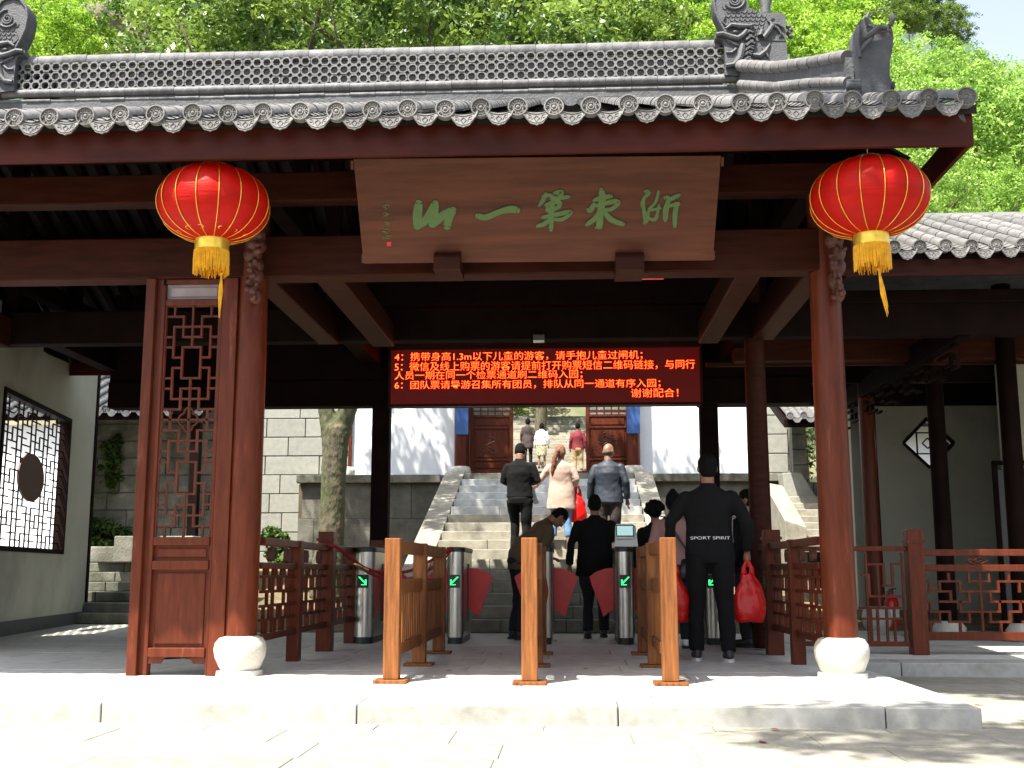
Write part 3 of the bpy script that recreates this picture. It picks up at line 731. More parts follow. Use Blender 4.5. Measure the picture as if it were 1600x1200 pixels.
# ================================================================== DOOR PANEL (fixed leaf beside left column)
DY = 8.50
dp = thing('lattice_door', 'tall red lattice door leaf standing fixed beside the left column', 'door', (-2.95, DY, 0))
def dxy(u, v): p = at(u, v, Y=DY-.03); return p.x, p.z
xL = dxy(199, 1050)[0]; xL2 = dxy(215, 1050)[0]; xS = dxy(224, 1050)[0]; xP0 = dxy(232.5, 1000)[0]; xP1 = dxy(322, 1000)[0]; xR = dxy(327, 1000)[0]; xE = COLX[0]-.09
ztop = 3.0
box(xL, xL2, DY-.07, DY+.07, 0, ztop).build('jamb', 'wood', dp, bevel=.006)
box(xL2, xS, DY-.02, DY+.02, 0, ztop).build('jamb_groove', 'wood', dp)
box(xS, xP0, DY-.045, DY+.04, .0, ztop-.05).build('stile', 'wood', dp, bevel=.006)
box(xR-.0, xE, DY-.055, DY+.05, 0, ztop).build('stile', 'wood', dp, bevel=.006)
box(xP1, xR-.001, DY-.04, DY+.03, 0, ztop-.05).build('stile', 'wood', dp, bevel=.006)
def rz_(v): return dxy(285, v)[1]
def prail(v0, v1, d=.045, name='cross_rail'): box(xP0+.001, xP1-.001, DY-d, DY+.03, rz_(v1), rz_(v0)).build(name, 'wood', dp, bevel=.006)
prail(437, 444); prail(468, 478); prail(839, 852, .05); prail(876, 890, .05); prail(1012, 1027, .052)
def ppanel(v0, v1, m='wood'):
    box(xP0, xP1, DY-.005, DY+.01, rz_(v1), rz_(v0)).build('panel', m, dp)
    e = .03; box(xP0+e, xP1-e, DY-.018, DY-.0055, rz_(v1)+e*.8, rz_(v0)-e*.8).build('raised_panel', m, dp, bevel=.006)
ppanel(444, 468, mat('faded_panel', (.28, .24, .26), .5)); ppanel(852, 876); ppanel(890, 1012)
za = rz_(1027)
MB().prism([(xP0, DY-.03, za), (xP1, DY-.03, za), (xP1, DY-.03, .085), (xP1-.09, DY-.03, .085), (xP1-.11, DY-.03, .115), (xP1-.15, DY-.03, .12), (xP1-.17, DY-.03, .14), (xP0+.17, DY-.03, .14), (xP0+.15, DY-.03, .12), (xP0+.11, DY-.03, .115), (xP0+.09, DY-.03, .085), (xP0, DY-.03, .085)], (0, .03, 0)).build('apron', 'wood', dp)
z0_, z1_ = rz_(839), rz_(478); cw = (xP1-xP0)/6; rh = (z1_-z0_)/22
def gpt(c, r): return Vector((xP0+c*cw, DY-.005, z1_-r*rh))
H = [(1,0,2),(1,4,6),(2,1,5),(3,2,4),(3,0,1),(3,5,6),(4,2,4),(4,0,1),(4,5,6),(5,1,2),(5,4,5),(6,1,2),(6,4,5),(7,2,4),(7,0,1),(7,5,6),(8,0,1),(8,5,6),(8,2,4),(9,1,5),(10,0,2),(10,4,6)]
V = [(1,0,1),(5,0,1),(3,0,4),(2,1,3),(4,1,3),(1,2,5),(5,2,5),(2,4,7),(4,4,7),(1,6,9),(5,6,9),(3,7,11),(2,8,10),(4,8,10),(1,10,11),(5,10,11)]
nb = 0
def lbar(a, b, vert):
    w = .014
    (MB().box(a.x-w/2, a.x+w/2, a.y-.016, a.y+.012, b.z-w/2, a.z+w/2) if vert else MB().box(a.x+w/2, b.x-w/2, a.y-.014, a.y+.012, a.z-w/2, a.z+w/2)).build('lattice_bar', 'wood', dp)
for r_, c0, c1 in H:
    for rr_ in (r_, 22-r_): lbar(gpt(c0, rr_), gpt(c1, rr_), False)
lbar(gpt(0, 11), gpt(6, 11), False)
for c_, r0, r1 in V: lbar(gpt(c_, r0), gpt(c_, r1), True); lbar(gpt(c_, 22-r1), gpt(c_, 22-r0), True)
c0 = gpt(3, 11); MB().tube([c0+Vector((.072*(.72+.32*abs(math.cos(2*t)))*math.cos(t), -.012, .072*(.72+.32*abs(math.cos(2*t)))*math.sin(t)*1.25)) for t in np.linspace(0, 2*math.pi, 49)], .0085, 6).build('quatrefoil', 'wood', dp, smooth=True)
box(xP0, xP0+.012, DY-.03, DY, z0_, z1_).build('lattice_frame', 'wood', dp); box(xP1-.012, xP1, DY-.03, DY, z0_, z1_).build('lattice_frame', 'wood', dp)

# ================================================================== FRETWORK SIDE RAILS
def side_rail(x, ys, label, tilt=0):
    t = thing('fretwork_railing', label, 'railing', (x, ys[0], 0))
    y0, y1 = ys[0], ys[-1]
    for z, h, w in ((.985, .06, .085), (.80, .05, .05), (.255, .055, .05)):
        box(x-w/2, x+w/2, y0, y1, z-h/2, z+h/2).build('rail_bar', 'wood', t, bevel=.005)
    for i, y in enumerate(ys[1:]):
        tall = (i == len(ys)-2 or abs(y-11) < .35)
        w = .055 if not tall else .075
        box(x-w, x+w, y-w, y+w, 0, 1.02 if not tall else 1.14).build('post', 'wood', t, bevel=.006)
        if tall: box(x-w-.012, x+w+.012, y-w-.012, y+w+.012, 1.05, 1.075).build('post_band', 'wood', t); 
    hz = [.715, .60, .49, .385]
    for a, b in zip(ys[:-1], ys[1:]):
        a += .06; b -= .06; n = max(6, int((b-a)/.085)); st = (b-a)/n
        for z in hz: box(x-.014, x+.014, a, b, z-.011, z+.011).build('fret_bar', 'wood', t)
        lev = [.775]+hz+[.283]
        for k in range(1, n):
            for j in range(5):
                if (k+(j % 2)) % 3 == 0: continue
                y = a+k*st; z_1, z_0 = lev[j], lev[j+1]
                if j == 2 and k % 2: continue
                box(x-.0125, x+.0125, y-.011, y+.011, z_0, z_1).build('fret_bar', 'wood', t)
        m_ = (a+b)/2
        for q in ((a+m_)/2, (b+m_)/2):
            MB().prism([(x-.02, q-.06, .89), (x-.02, q-.03, .945), (x-.02, q+.03, .945), (x-.02, q+.06, .89), (x-.02, q+.03, .835), (x-.02, q-.03, .835)], (.04, 0, 0)).build('knot', 'carve', t)
    return t
side_rail(-2.38, [8.72, 9.9, 11.15, 12.4, 14.1], 'red fretwork railing from the left column back to the rear post')
side_rail(1.87, [8.72, 9.75, 10.85, 12.3, 14.1], 'red fretwork railing from the right column back to the rear post')
# front railing of the right wing
wr = thing('fretwork_railing', 'red key-pattern railing facing front across the right wing', 'railing', (3.15, 10.95, 0))
WY = 10.95
def wz(u, v): p = at(1200+u/3, 750+v/3, Y=WY); return p.x, p.z
def wbar(a, b, th=.02, name='fret_bar', d=.018):
    (x0, z0), (x1, z1) = wz(*a), wz(*b)
    if abs(x1-x0) > abs(z1-z0): MB().box(min(x0,x1)-th/2, max(x0,x1)+th/2, WY-d, WY+d, z0-th/2, z0+th/2).build(name, 'wood', wr)
    else: MB().box(x0-th/2, x0+th/2, WY-d+.001, WY+d-.001, min(z0,z1)-th/2, max(z0,z1)+th/2).build(name, 'wood', wr)
x, z = wz(677, 230); z1w = z; box(x-.075, x+.075, WY-.075, WY+.075, 0, z).build('post', 'wood', wr, bevel=.008)
zb_ = wz(677, 290)[1]; box(x-.085, x+.085, WY-.085, WY+.085, zb_-.01, zb_+.012).build('post_band', 'wood', wr)
for v in (340, 412): 
    za = wz(950, v)[1]; box(x+.076, 8.5, WY-.03, WY+.03, za-.03, za+.03).build('rail_bar', 'wood', wr, bevel=.005)
za = wz(950, 728)[1]; box(x+.076, 8.5, WY-.03, WY+.03, za-.045, za+.03).build('rail_bar', 'wood', wr, bevel=.005)
xc = wz(415, 400)[0]
for v in (322, 768): za = wz(520, v)[1]; box(2.05, x-.076, WY-.025, WY+.025, za-.022, za+.022).build('rail_bar', 'wood', wr, bevel=.004)
def poly(pts):
    for a, b in zip(pts[:-1], pts[1:]): wbar(a, b)
PAT = [[(715,475),(755,475),(755,522),(855,522),(855,570)],[(805,522),(805,475),(898,475),(898,522),(1080,522),(1080,475),(1175,475),(1175,522)],[(845,440),(845,475)],[(940,440),(940,475),(1035,475),(1035,440)],
       [(715,570),(760,570),(760,617),(850,617),(850,665),(945,665),(945,617)],[(805,570),(900,570),(900,617),(1085,617),(1085,570),(1180,570),(1180,617)],[(990,440),(990,710)],[(940,522),(940,570),(900,570)],[(1040,522),(1040,570),(1085,570)],
       [(1040,617),(1040,665),(1135,665),(1135,617),(1180,617)],[(725,665),(805,665),(805,617)],[(760,665),(760,710)],[(900,665),(900,710)],[(1090,665),(1090,710)],[(1125,445),(1125,475)]]
for off in (0, 470, 940):
    for pl_ in PAT: poly([(u+off, v) for u, v in pl_])
for s_ in (-1, 1):
    poly([(540+s_*85, 345), (540+s_*85, 760)]); 
poly([(470,395),(540,395),(540,495),(585,495),(585,395),(625,395)]); poly([(440,445),(470,445),(470,545),(625,545)]); poly([(430,600),(620,600)]); poly([(440,650),(620,650)])
for u in (480, 512, 555, 590): poly([(u, 600), (u, 760)])
poly([(512,395),(512,600)])
for uu in (980, 1450):
    mb = MB(); pts = [wz(uu-50, 376), wz(uu, 352), wz(uu+50, 376), wz(uu, 400), wz(uu-50, 376)]; mb.tube([(a, WY, b) for a, b in pts], .011, 5); pts = [wz(uu-22, 376), wz(uu, 364), wz(uu+22, 376), wz(uu, 388), wz(uu-22, 376)]; mb.tube([(a, WY, b) for a, b in pts], .009, 5); mb.build('knot', 'wood', wr)

# ================================================================== WOODEN QUEUE BARRIERS
def barrier(x, label, yf=8.02):
    t = thing('queue_barrier', label, 'barrier', (x, yf, 0), 'wooden queue barriers in front of the turnstiles')
    ps = [yf, yf+1.45, yf+2.85]
    for i, y in enumerate(ps):
        box(x-.055, x+.055, y-.05, y+.05, .025, .985).build('post', 'rail', t, bevel=.006)
        box(x-.115, x+.115, y-.10, y+.10, 0, .024).build('base_plate', 'rail', t, bevel=.004)
    for a, b in zip(ps[:-1], ps[1:]):
        box(x-.03, x+.03, a+.051, b-.051, .885, .98).build('top_rail', 'rail', t, bevel=.005)
        box(x-.025, x+.025, a+.051, b-.051, .60, .70).build('middle_rail', 'rail', t, bevel=.004)
        box(x-.025, x+.025, a+.051, b-.051, .17, .25).build('bottom_rail', 'rail', t, bevel=.004)
        n = 13
        for k in range(n): y = a+.12+k*(b-a-.24)/(n-1); box(x-.012, x+.012, y-.022, y+.022, .251, .599).build('slat', 'rail', t)
barrier(-1.24, 'left wooden queue barrier, nearest the draped red rope')
barrier(-.285, 'middle wooden queue barrier seen end-on in front of the steps', 7.95)
barrier(.665, 'right wooden queue barrier beside the man in the black tracksuit', 7.95)

# ================================================================== TURNSTILES
def turnstile(x, w, label, flaps, arrow, yf=12.25):
    t = thing('turnstile', label, 'turnstile', (x, yf, 0), 'steel turnstiles across the entrance')
    n = 14; r = w/2; L = 1.05; zt_ = .965
    def outline(r_, grow=0):
        return [(x+r_*math.cos(a), yf+r+r_*math.sin(a)) for a in np.linspace(math.pi, 2*math.pi, n)]+[(x+r_, yf+L), (x-r_, yf+L)]
    MB().prism([(a, b, .07) for a, b in outline(r)], (0, 0, zt_-.07)).build('cabinet', 'steel', t, smooth=True, smang=50)
    MB().prism([(a, b, zt_+.001) for a, b in outline(r+.012)], (0, 0, .05)).build('lid', 'blackp', t, bevel=.008)
    MB().prism([(a, b, 0) for a, b in outline(r-.012)], (0, 0, .069)).build('foot', 'blackp', t)
    if arrow:
        zc = .655; ax = x-.004; yv = yf-.006
        box(ax-.058, ax+.058, yv-.012, yv+.03, zc-.068, zc+.068).build('arrow_display', 'blackp', t)
        mb = MB(); s_ = arrow
        pts = set()
        for k in range(8): 
            pts |= {(k, k), (k+1, k)}
        for k in range(6): pts |= {(8, 8-k), (8-k, 8), (7, 7-k) if k < 5 else (8, 8)}
        for (i, j) in pts:
            u = ax+s_*(-.040+i*.0098); v = zc+.042-j*.0098
            mb.box(u-.0036, u+.0036, yv-.0155, yv-.0125, v-.0036, v+.0036)
        mb.build('arrow', 'green', t)
    for sd_ in flaps:
        yy_ = yf+.55; bx = x+sd_*(r+.002)
        P_ = [(0, .80), (.10, .79), (.20, .755), (.275, .70), (.245, .60), (.17, .40), (.125, .265), (.08, .30), (0, .36)]
        MB().prism([(bx+sd_*a, yy_, z_) for a, z_ in P_], (0, .02, 0)).build('flap', 'flap', t, bevel=.003)
        box(min(bx, bx+sd_*.012), max(bx, bx+sd_*.012), yy_-.04, yy_+.06, .22, .84).build('flap_slot', 'blackp', t)
    return t
turnstile(-2.215, .225, 'leftmost steel turnstile with green arrow beside the fretwork railing', (1,), 1)
turnstile(-1.235, .18, 'steel turnstile behind the left wooden barrier with a green arrow', (-1, 1), -1)
turnstile(-.275, .15, 'narrow steel turnstile behind the middle barrier with a red rope hanging on it', (-1, 1), 0)
turnstile(.575, .19, 'steel turnstile carrying the white face scanner', (-1, 1), -1)
turnstile(1.49, .16, 'rightmost steel turnstile half hidden behind the man in the black tracksuit', (-1,), -1)
ft = thing('face_scanner', 'white face scanning terminal with pale screen standing on a turnstile', 'scanner', (.58, 12.4, 1.02))
MB().prism([(.47, 12.34, 1.02), (.72, 12.34, 1.02), (.71, 12.40, 1.15), (.70, 12.42, 1.25), (.485, 12.42, 1.25), (.48, 12.40, 1.15)], (0, .07, 0)).build('body', 'whitep', ft, bevel=.008)
box(.487, .675, 12.325, 12.335, 1.125, 1.25).build('bezel', 'blackp', ft, bevel=.003); box(.497, .665, 12.319, 12.3235, 1.137, 1.238).build('screen', 'screen', ft)
box(.49, .67, 12.335, 12.42, 1.10, 1.26).build('head', 'whitep', ft, bevel=.008)
# ropes
def rope(pts, label, clips):
    t = thing('barrier_rope', label, 'rope', tuple(pts[0]), None)
    P = []
    for a, b in zip(pts[:-1], pts[1:]):
        for u in np.linspace(0, 1, 6)[:-1]: P.append(a.lerp(b, u))
    P.append(pts[-1])
    Q = [P[0]]+[(P[i-1]+P[i]+P[i+1])/3 for i in range(1, len(P)-1)]+[P[-1]]
    MB().tube(Q, .016, 8).build('cord', 'rope', t, smooth=True)
    for c in clips: MB().tube([c[0], c[1]], .018, 8).build('clip', 'brass', t, smooth=True)
rope([at(505, 851, Y=10.95), at(525, 853, Y=11.0), at(545, 870, Y=11.3), at(570, 888, Y=11.8), at(600, 897, Y=12.0), at(640, 893, Y=12.0), at(675, 875, Y=12.1), at(706, 856, Y=12.2)], 'upper red velvet rope from the left newel post to the second turnstile',
     [(at(553, 880, Y=11.4), at(566, 889, Y=11.5)), (at(692, 872, Y=12.1), at(700, 862, Y=12.15))])
rope([at(562, 886, Y=11.5), at(580, 897, Y=11.7), at(610, 908, Y=11.9), at(650, 903, Y=12.0), at(690, 878, Y=12.1), at(704, 860, Y=12.2)], 'lower red velvet rope sagging between the first two turnstiles', [(at(562, 886, Y=11.5), at(574, 892, Y=11.6))])
rope([at(846, 892, Y=12.15), at(852, 905, Y=12.1), at(855, 925, Y=12.1), at(852, 942, Y=12.12), at(848, 950, Y=12.13)], 'short red velvet rope hanging from the middle turnstile', [(at(844, 893, Y=12.13), at(848, 903, Y=12.13))])

# ================================================================== LED DISPLAY
LY = 14.0
led = thing('led_display', 'long dark display board with red running Chinese text over the entrance', 'display', (-.2, LY, 2.7))
def lxz(u, v): p = at(u, v, Y=LY); return p.x, p.z
xa = lxz(610, 632)[0]; xb, _ = lxz(1095, 632); zb1 = lxz(850, 630)[1]; _, zt1 = lxz(850, 545)
box(xa, xb, LY, LY+.10, zb1, zt1).build('panel', 'ledbody', led)
for a in ((xa-.03, xb+.03, zt1+.0005, zt1+.035), (xa-.03, xb+.03, zb1-.03, zb1-.0005)): box(a[0], a[1], LY-.015, LY+.10, a[2], a[3]).build('frame', 'beam', led, bevel=.004)
for a in ((xa-.03, xa-.0005), (xb+.0005, xb+.03)): box(a[0], a[1], LY-.015, LY+.10, zb1, zt1).build('frame', 'beam', led, bevel=.004)
box(xa-.05, xb+.05, LY-.01, LY+.08, zt1+.04, zt1+.36).build('backing_board', 'beam', led)
def textmesh(s_, off=0.0):
    c = bpy.data.curves.new('text', 'FONT'); c.body = s_; c.size = 1; c.offset = off; c.resolution_u = 3
    o = bpy.data.objects.new('text', c); COL.objects.link(o); bpy.context.view_layer.update()
    me = bpy.data.meshes.new_from_object(o.evaluated_get(bpy.context.evaluated_depsgraph_get())); bpy.data.objects.remove(o)
    v = np.array([q.co[:] for q in me.vertices]); return me, v
def textline(s_, u0, u1, v0, v1, m, off, dy, name='text_line'):
    me, v = textmesh(s_, 0); lo, hi = v.min(0), v.max(0)
    me, v = textmesh(s_, off)
    x0 = lxz(u0, v0)[0]; x1 = lxz(u1, v1)[0]; z1 = lxz(850, v0)[1]; z0 = lxz(850, v1)[1]
    for i, q in enumerate(me.vertices):
        q.co = Vector((x0+(v[i][0]-lo[0])/(hi[0]-lo[0])*(x1-x0), LY-dy, z0+(v[i][1]-lo[1])/(hi[1]-lo[1])*(z1-z0)))-Vector(led['_w'])
    me.materials.clear(); me.materials.append(M[m]); o = bpy.data.objects.new(name, me); COL.objects.link(o); o.parent = led; o['kind'] = 'stuff'
LINES = [('4：携带身高1.3m以下儿童的游客，请手抱儿童过闸机；', 617, 1004, 548, 564.5), ('5：微信及线上购票的游客请提前打开购票短信二维码链接，与同行', 617, 1086, 563, 579.5),
         ('人员一期在同一个检票通道刷二维码入园；', 617, 910, 577.5, 593.5), ('6：团队票请导游召集所有团员，排队从同一通道有序入园；', 617, 1032, 592.5, 608.5), ('谢谢配合！', 986, 1060, 607.5, 623)]
for s_, u0, u1, v0, v1 in LINES:
    textline(s_, u0, u1, v0+.8, v1-1.0, 'ledred', .008, .004, 'text_glow_rim'); textline(s_, u0, u1, v0+.8, v1-1.0, 'ledhot', -.017, .009)  # wider red copy imitates the glow fringe around the orange text

# ================================================================== LEFT PLASTER WALL WITH LATTICE WINDOW
WA = Vector((-6.71, 13.38, 0)); WB = Vector((-7.33, 17.13, 0)); wd = (WB-WA).normalized(); wn = Vector((wd.y, -wd.x, 0))   # wn towards +X
lw = thing('plaster_wall', 'shaded pale plaster wall with a square lattice window at the far left', 'wall', tuple(WB))
def wsz(u, v): p = at(u, v, plane=(WA, wn)); return (p-WA).dot(wd), p.z
s0, zt0 = wsz(6, 612); s1, _ = wsz(112, 642); zb0 = wsz(97, 866)[1]; zt0 = wsz(60, 630)[1]
sE = (WB-WA).length; sB = -3.2; ztop_w = 3.86
def wbox(sa, sb, za, zb_, da, db, nm, m, par=None, bv=0):
    c = []
    for z in (za, zb_):
        for (s_, d_) in ((sa, da), (sb, da), (sb, db), (sa, db)): q = WA+wd*s_+wn*d_; c.append((q.x, q.y, z))
    return MB().hexa(c).build(nm, m, par or lw, bevel=bv)
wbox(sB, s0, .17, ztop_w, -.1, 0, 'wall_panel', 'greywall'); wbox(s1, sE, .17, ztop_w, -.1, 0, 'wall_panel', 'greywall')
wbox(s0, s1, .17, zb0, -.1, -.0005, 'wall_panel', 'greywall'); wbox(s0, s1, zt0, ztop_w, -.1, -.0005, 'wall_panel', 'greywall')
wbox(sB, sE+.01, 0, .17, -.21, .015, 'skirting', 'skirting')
wbox(sE+.001, sE+.12, 0, 3.9, -.16, .02, 'end_post', 'darkwood')
q = WA+wd*(sE+.06); MB().lathe([(.10, 0), (.15, .05), (.17, .14), (.14, .24), (.12, .26)], (q.x+.05, q.y, 0), 20).build('post_base', 'tiled', lw, smooth=True)
wn_ = thing('lattice_window', 'dark square lattice window with an oval medallion in the plaster wall', 'window', tuple(WA+wd*s0+Vector((0,0,zb0))))
for a in ((s0-.0, s0+.07, zb0, zt0), (s1-.07, s1, zb0, zt0), (s0+.071, s1-.071, zb0, zb0+.06), (s0+.071, s1-.071, zt0-.06, zt0)):
    wbox(a[0], a[1], a[2], a[3], -.11, .02, 'frame', 'darkwood', wn_)
nc, nr2 = 15, 21; sa, sb, za, zb2 = s0+.07, s1-.07, zb0+.06, zt0-.06; cs = (sb-sa)/nc; ch = (zb2-za)/nr2
def inell(c, r): return ((c-nc/2)/2.6)**2+((r-nr2/2)/3.4)**2 < 1
rr = random.Random(3); bt = .0075
for c in range(1, nc):
    r = 0
    while r < nr2:
        ln = 6 if (c % 3) else 3
        st = r; en = min(nr2, r+ln-(1 if c % 3 == 0 else 0))
        if c % 3 == 0 and (r//3+c//3) % 2: r += 3; continue
        if not inell(c, (st+en)/2): wbox(sa+c*cs-bt, sa+c*cs+bt, za+st*ch, za+en*ch, -.075, -.058, 'lattice_bar', 'darkwood', wn_)
        r += ln
for r in range(1, nr2):
    c = (r*2) % 3-1
    while c < nc:
        a_, b_ = max(c, 0), min(c+2, nc)
        if b_ > a_ and not inell((a_+b_)/2, r): wbox(sa+a_*cs, sa+b_*cs, za+r*ch-bt, za+r*ch+bt, -.074, -.059, 'lattice_bar', 'darkwood', wn_)
        c += 3
mc = WA+wd*(sa+sb)/2; mb = MB(); ring = []
for k in range(32):
    t = 2*math.pi*k/32; q = mc+wd*math.cos(t)*cs*2.9; ring.append((q.x, q.y, (za+zb2)/2+math.sin(t)*ch*3.6))
mb.prism([Vector(p)+wn*-.05 for p in ring], -wn*.025).build('medallion', 'carve', wn_)
# camera on a bracket under the roof
p = at(170, 537, Y=14.6); t = thing('security_camera', 'white security camera on a bracket near the top of the plaster wall', 'camera', tuple(p))
MB().bar(p+Vector((-.13, .3, -.03)), p+Vector((.16, -.1, .03)), .09, .085).build('body', 'whitep', t, bevel=.012)
MB().bar(p+Vector((-.02, .12, -.02)), p+Vector((-.16, .14, -.16)), .03, .03).build('bracket', 'whitep', t); MB().ell(p+Vector((.165, -.105, .032)), .03, 8, 6).build('lens', 'blackp', t)

# ================================================================== MASONRY
def ashlar(par, x0, x1, z0, z1, y, bh, bw, m, d=.12, gap=.012, batter=0.0, jit=.006, seed=1, back=True, xl=None):
    rr = random.Random(seed); z = z0; row = 0; w = Vector(par['_w'])
    while z < z1-.05:
        h = min(bh, z1-z); x = x0-(bw*.5 if row % 2 else 0)-rr.uniform(0, .2)
        yo = y+batter*(z-z0)
        lx0 = x0+(xl(z) if xl else 0)
        while x < x1:
            b = x+bw*rr.uniform(.8, 1.15); a_ = max(x, lx0); b_ = min(b, x1)
            if b_-a_ > .08:
                j = rr.uniform(-jit, jit)
                box(a_+gap/2, b_-gap/2, yo+j, yo+d, z+gap/2, z+h-gap/2).build('stone_block', m, par, bevel=.008)
            x = b
        z += h; row += 1
    if back:
        MB().hexa([(x0+.02, y+.03, z0), (x1-.02, y+.03, z0), (x1-.02, y+.4, z0), (x0+.02, y+.4, z0), (x0+.02+(xl(z1) if xl else 0), y+.03+batter*(z1-z0), z1-.02), (x1-.02, y+.03+batter*(z1-z0), z1-.02), (x1-.02, y+.45, z1-.02), (x0+.02+(xl(z1) if xl else 0), y+.45, z1-.02)]).build('joint_core', 'mortar', par)
TZ = 2.64; GY = 22.95
def px2x(px, Y): return at(px, 740, Y=Y).x
aw = thing('ashlar_wall', 'pale ashlar block wall left of the gate, behind the mossy forked tree', 'wall', (-5.5, GY, 0))
zc_ = [at(480, v, Y=GY).z for v in (653, 683, 712, 742, 772, 806)]
ashlar(aw, -9.0, px2x(547, GY), zc_[3]-.386*6, zc_[3]+.386*6, GY, .386, .98, 'ashlar', seed=4, gap=.018)
aw2 = thing('ashlar_wall', 'sunlit ashlar block wall at the right end of the white gate wall', 'wall', (4.2, GY, 0))
ashlar(aw2, px2x(1201, GY), px2x(1233, GY), zc_[3]-.386*3, zc_[3]+.386*6, GY-.02, .386, .9, 'ashlar', seed=5, gap=.018)
# terrace retaining walls
rt = thing('retaining_wall', 'stained grey retaining wall with projecting cap left of the stone stairs', 'wall', (-4, 22.4, 0))
xa_, xb_ = px2x(476, 22.4), px2x(690, 22.4)
ashlar(rt, xa_-.15, xb_, .3, TZ-.16, 22.25, .74, 1.25, 'stain', gap=.006, batter=.06, jit=.004, seed=6, xl=lambda z: .07*z)
for i in range(3): a_ = xa_-.12+(xb_-xa_+.12)*i/3; box(a_+.004, a_+(xb_-xa_+.12)/3-.004, 22.2, 22.95, TZ-.158, TZ).build('cap_stone', 'oldstone', rt, bevel=.012)
rt2 = thing('retaining_wall', 'grey retaining wall with cap right of the stone stairs', 'wall', (3, 22.4, 0))
xc_, xd_ = px2x(1008, 22.4), px2x(1216, 22.4)
ashlar(rt2, xc_, xd_, .3, TZ-.16, 22.25, .74, 1.25, 'stain', gap=.006, batter=.06, jit=.004, seed=8)
for i in range(2): a_ = xc_+(xd_-xc_+.1)*i/2; box(a_+.004, a_+(xd_-xc_+.1)/2-.004, 22.2, 22.95, TZ-.158, TZ).build('cap_stone', 'oldstone', rt2, bevel=.012)
struct(box(-5.4, 4.5, 22.5, 34, .2, TZ-.163).build('terrace', 'earth')); 
slb = struct(box(-2.7, 2.0, 22.96, 33, TZ-.162, TZ-.03).build('terrace_paving', 'step'))
# stone stairs up to the gate
NS = 17; SY0 = 14.55; run = (22.42-SY0)/NS; ris = TZ/NS
st = thing('stone_stairs', 'wide flight of stone steps rising to the temple gate', 'stairs', (-.4, SY0, 0))
sxl, sxr = px2x(722, 22.5)+.08, px2x(990, 22.5)-.02
for i in range(NS):
    y0 = SY0+i*run; w_ = sxr-sxl; ex = .0 if i > 5 else .25; n = 3; cuts = [0]+sorted([rnd(.22, .45), rnd(.55, .8)])+[1]
    z1 = (i+1)*ris
    for a_, b_ in zip(cuts[:-1], cuts[1:]):
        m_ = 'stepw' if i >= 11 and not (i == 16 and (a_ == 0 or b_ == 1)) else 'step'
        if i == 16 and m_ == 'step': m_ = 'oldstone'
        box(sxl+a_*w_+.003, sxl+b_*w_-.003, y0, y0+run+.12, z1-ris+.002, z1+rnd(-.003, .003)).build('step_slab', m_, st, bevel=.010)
MB().hexa([(sxl, SY0+.3, 0), (sxr, SY0+.3, 0), (sxr, 22.4, 0), (sxl, 22.4, 0), (sxl, SY0+.3, .05), (sxr, SY0+.3, .05), (sxr, 22.4, TZ-.2), (sxl, 22.4, TZ-.2)]).build('stair_core', 'mortar', st)
for (xa1, xb1) in ((sxl-.39, sxl-.01), (sxr+.01, sxr+.36)):
    n = 4
    for i in range(n):
        ya, yb = 22.25-(22.25-15.6)*i/n, 22.25-(22.25-15.6)*(i+1)/n
        def hz_(y): return (y-SY0)/run*ris+.10
        MB().hexa([(xa1, yb+.006, -.1), (xb1, yb+.006, -.1), (xb1, ya, -.1), (xa1, ya, -.1), (xa1, yb+.006, hz_(yb)), (xb1, yb+.006, hz_(yb)), (xb1, ya, hz_(ya)), (xa1, ya, hz_(ya))]).build('cheek_stone', 'step', st, bevel=.01)
# side yard ground rising to the walls
struct(MB().hexa([(-9, 18.8, -.3), (-5.201, 18.8, -.3), (-5.201, 23, -.3), (-9, 23, -.3), (-9, 18.8, .35), (-5.201, 18.8, .35), (-5.201, 23, .85), (-9, 23, .85)]).build('side_yard', 'litter'))
for nm, xa1, xb1 in (('side_yard', -5.2, sxl-.40), ('side_yard', sxr+.37, 8.5)):
    struct(MB().hexa([(xa1, 15.2, -.3), (xb1, 15.2, -.3), (xb1, 23, -.3), (xa1, 23, -.3), (xa1, 15.2, -.015), (xb1, 15.2, -.015), (xb1, 23, .85), (xa1, 23, .85)]).build(nm, 'litter'))
# left steps + mossy wall behind
ls = thing('garden_steps', 'short mossy stone steps seen left of the lattice door', 'steps', (-7.2, 16.8, 0))
for i in range(6):
    for a_, b_ in ((-8.6, -7.3), (-7.29, -5.9)): box(a_, b_, 16.72+i*.36, 17.3+i*.36+.05, i*.15+.003, (i+1)*.15+rnd(-.004, .004)).build('step_slab', 'oldstone', ls, bevel=.012)
box(-7.75, -7.2, 18.2, 18.7, .9, 1.16).build('step_slab', 'oldstone', ls, bevel=.02)
box(-7.28, -6.0, 18.0, 18.6, .9, 1.32).build('step_slab', 'oldstone', ls, bevel=.02)
mw = thing('mossy_wall', 'old mossy block wall with ivy behind the garden steps', 'wall', (-7, 20, 0))
ashlar(mw, -9.3, -5.6, .6, 3.75, 20.0, .31, 1.1, 'oldstone', seed=9, gap=.02, jit=.012)
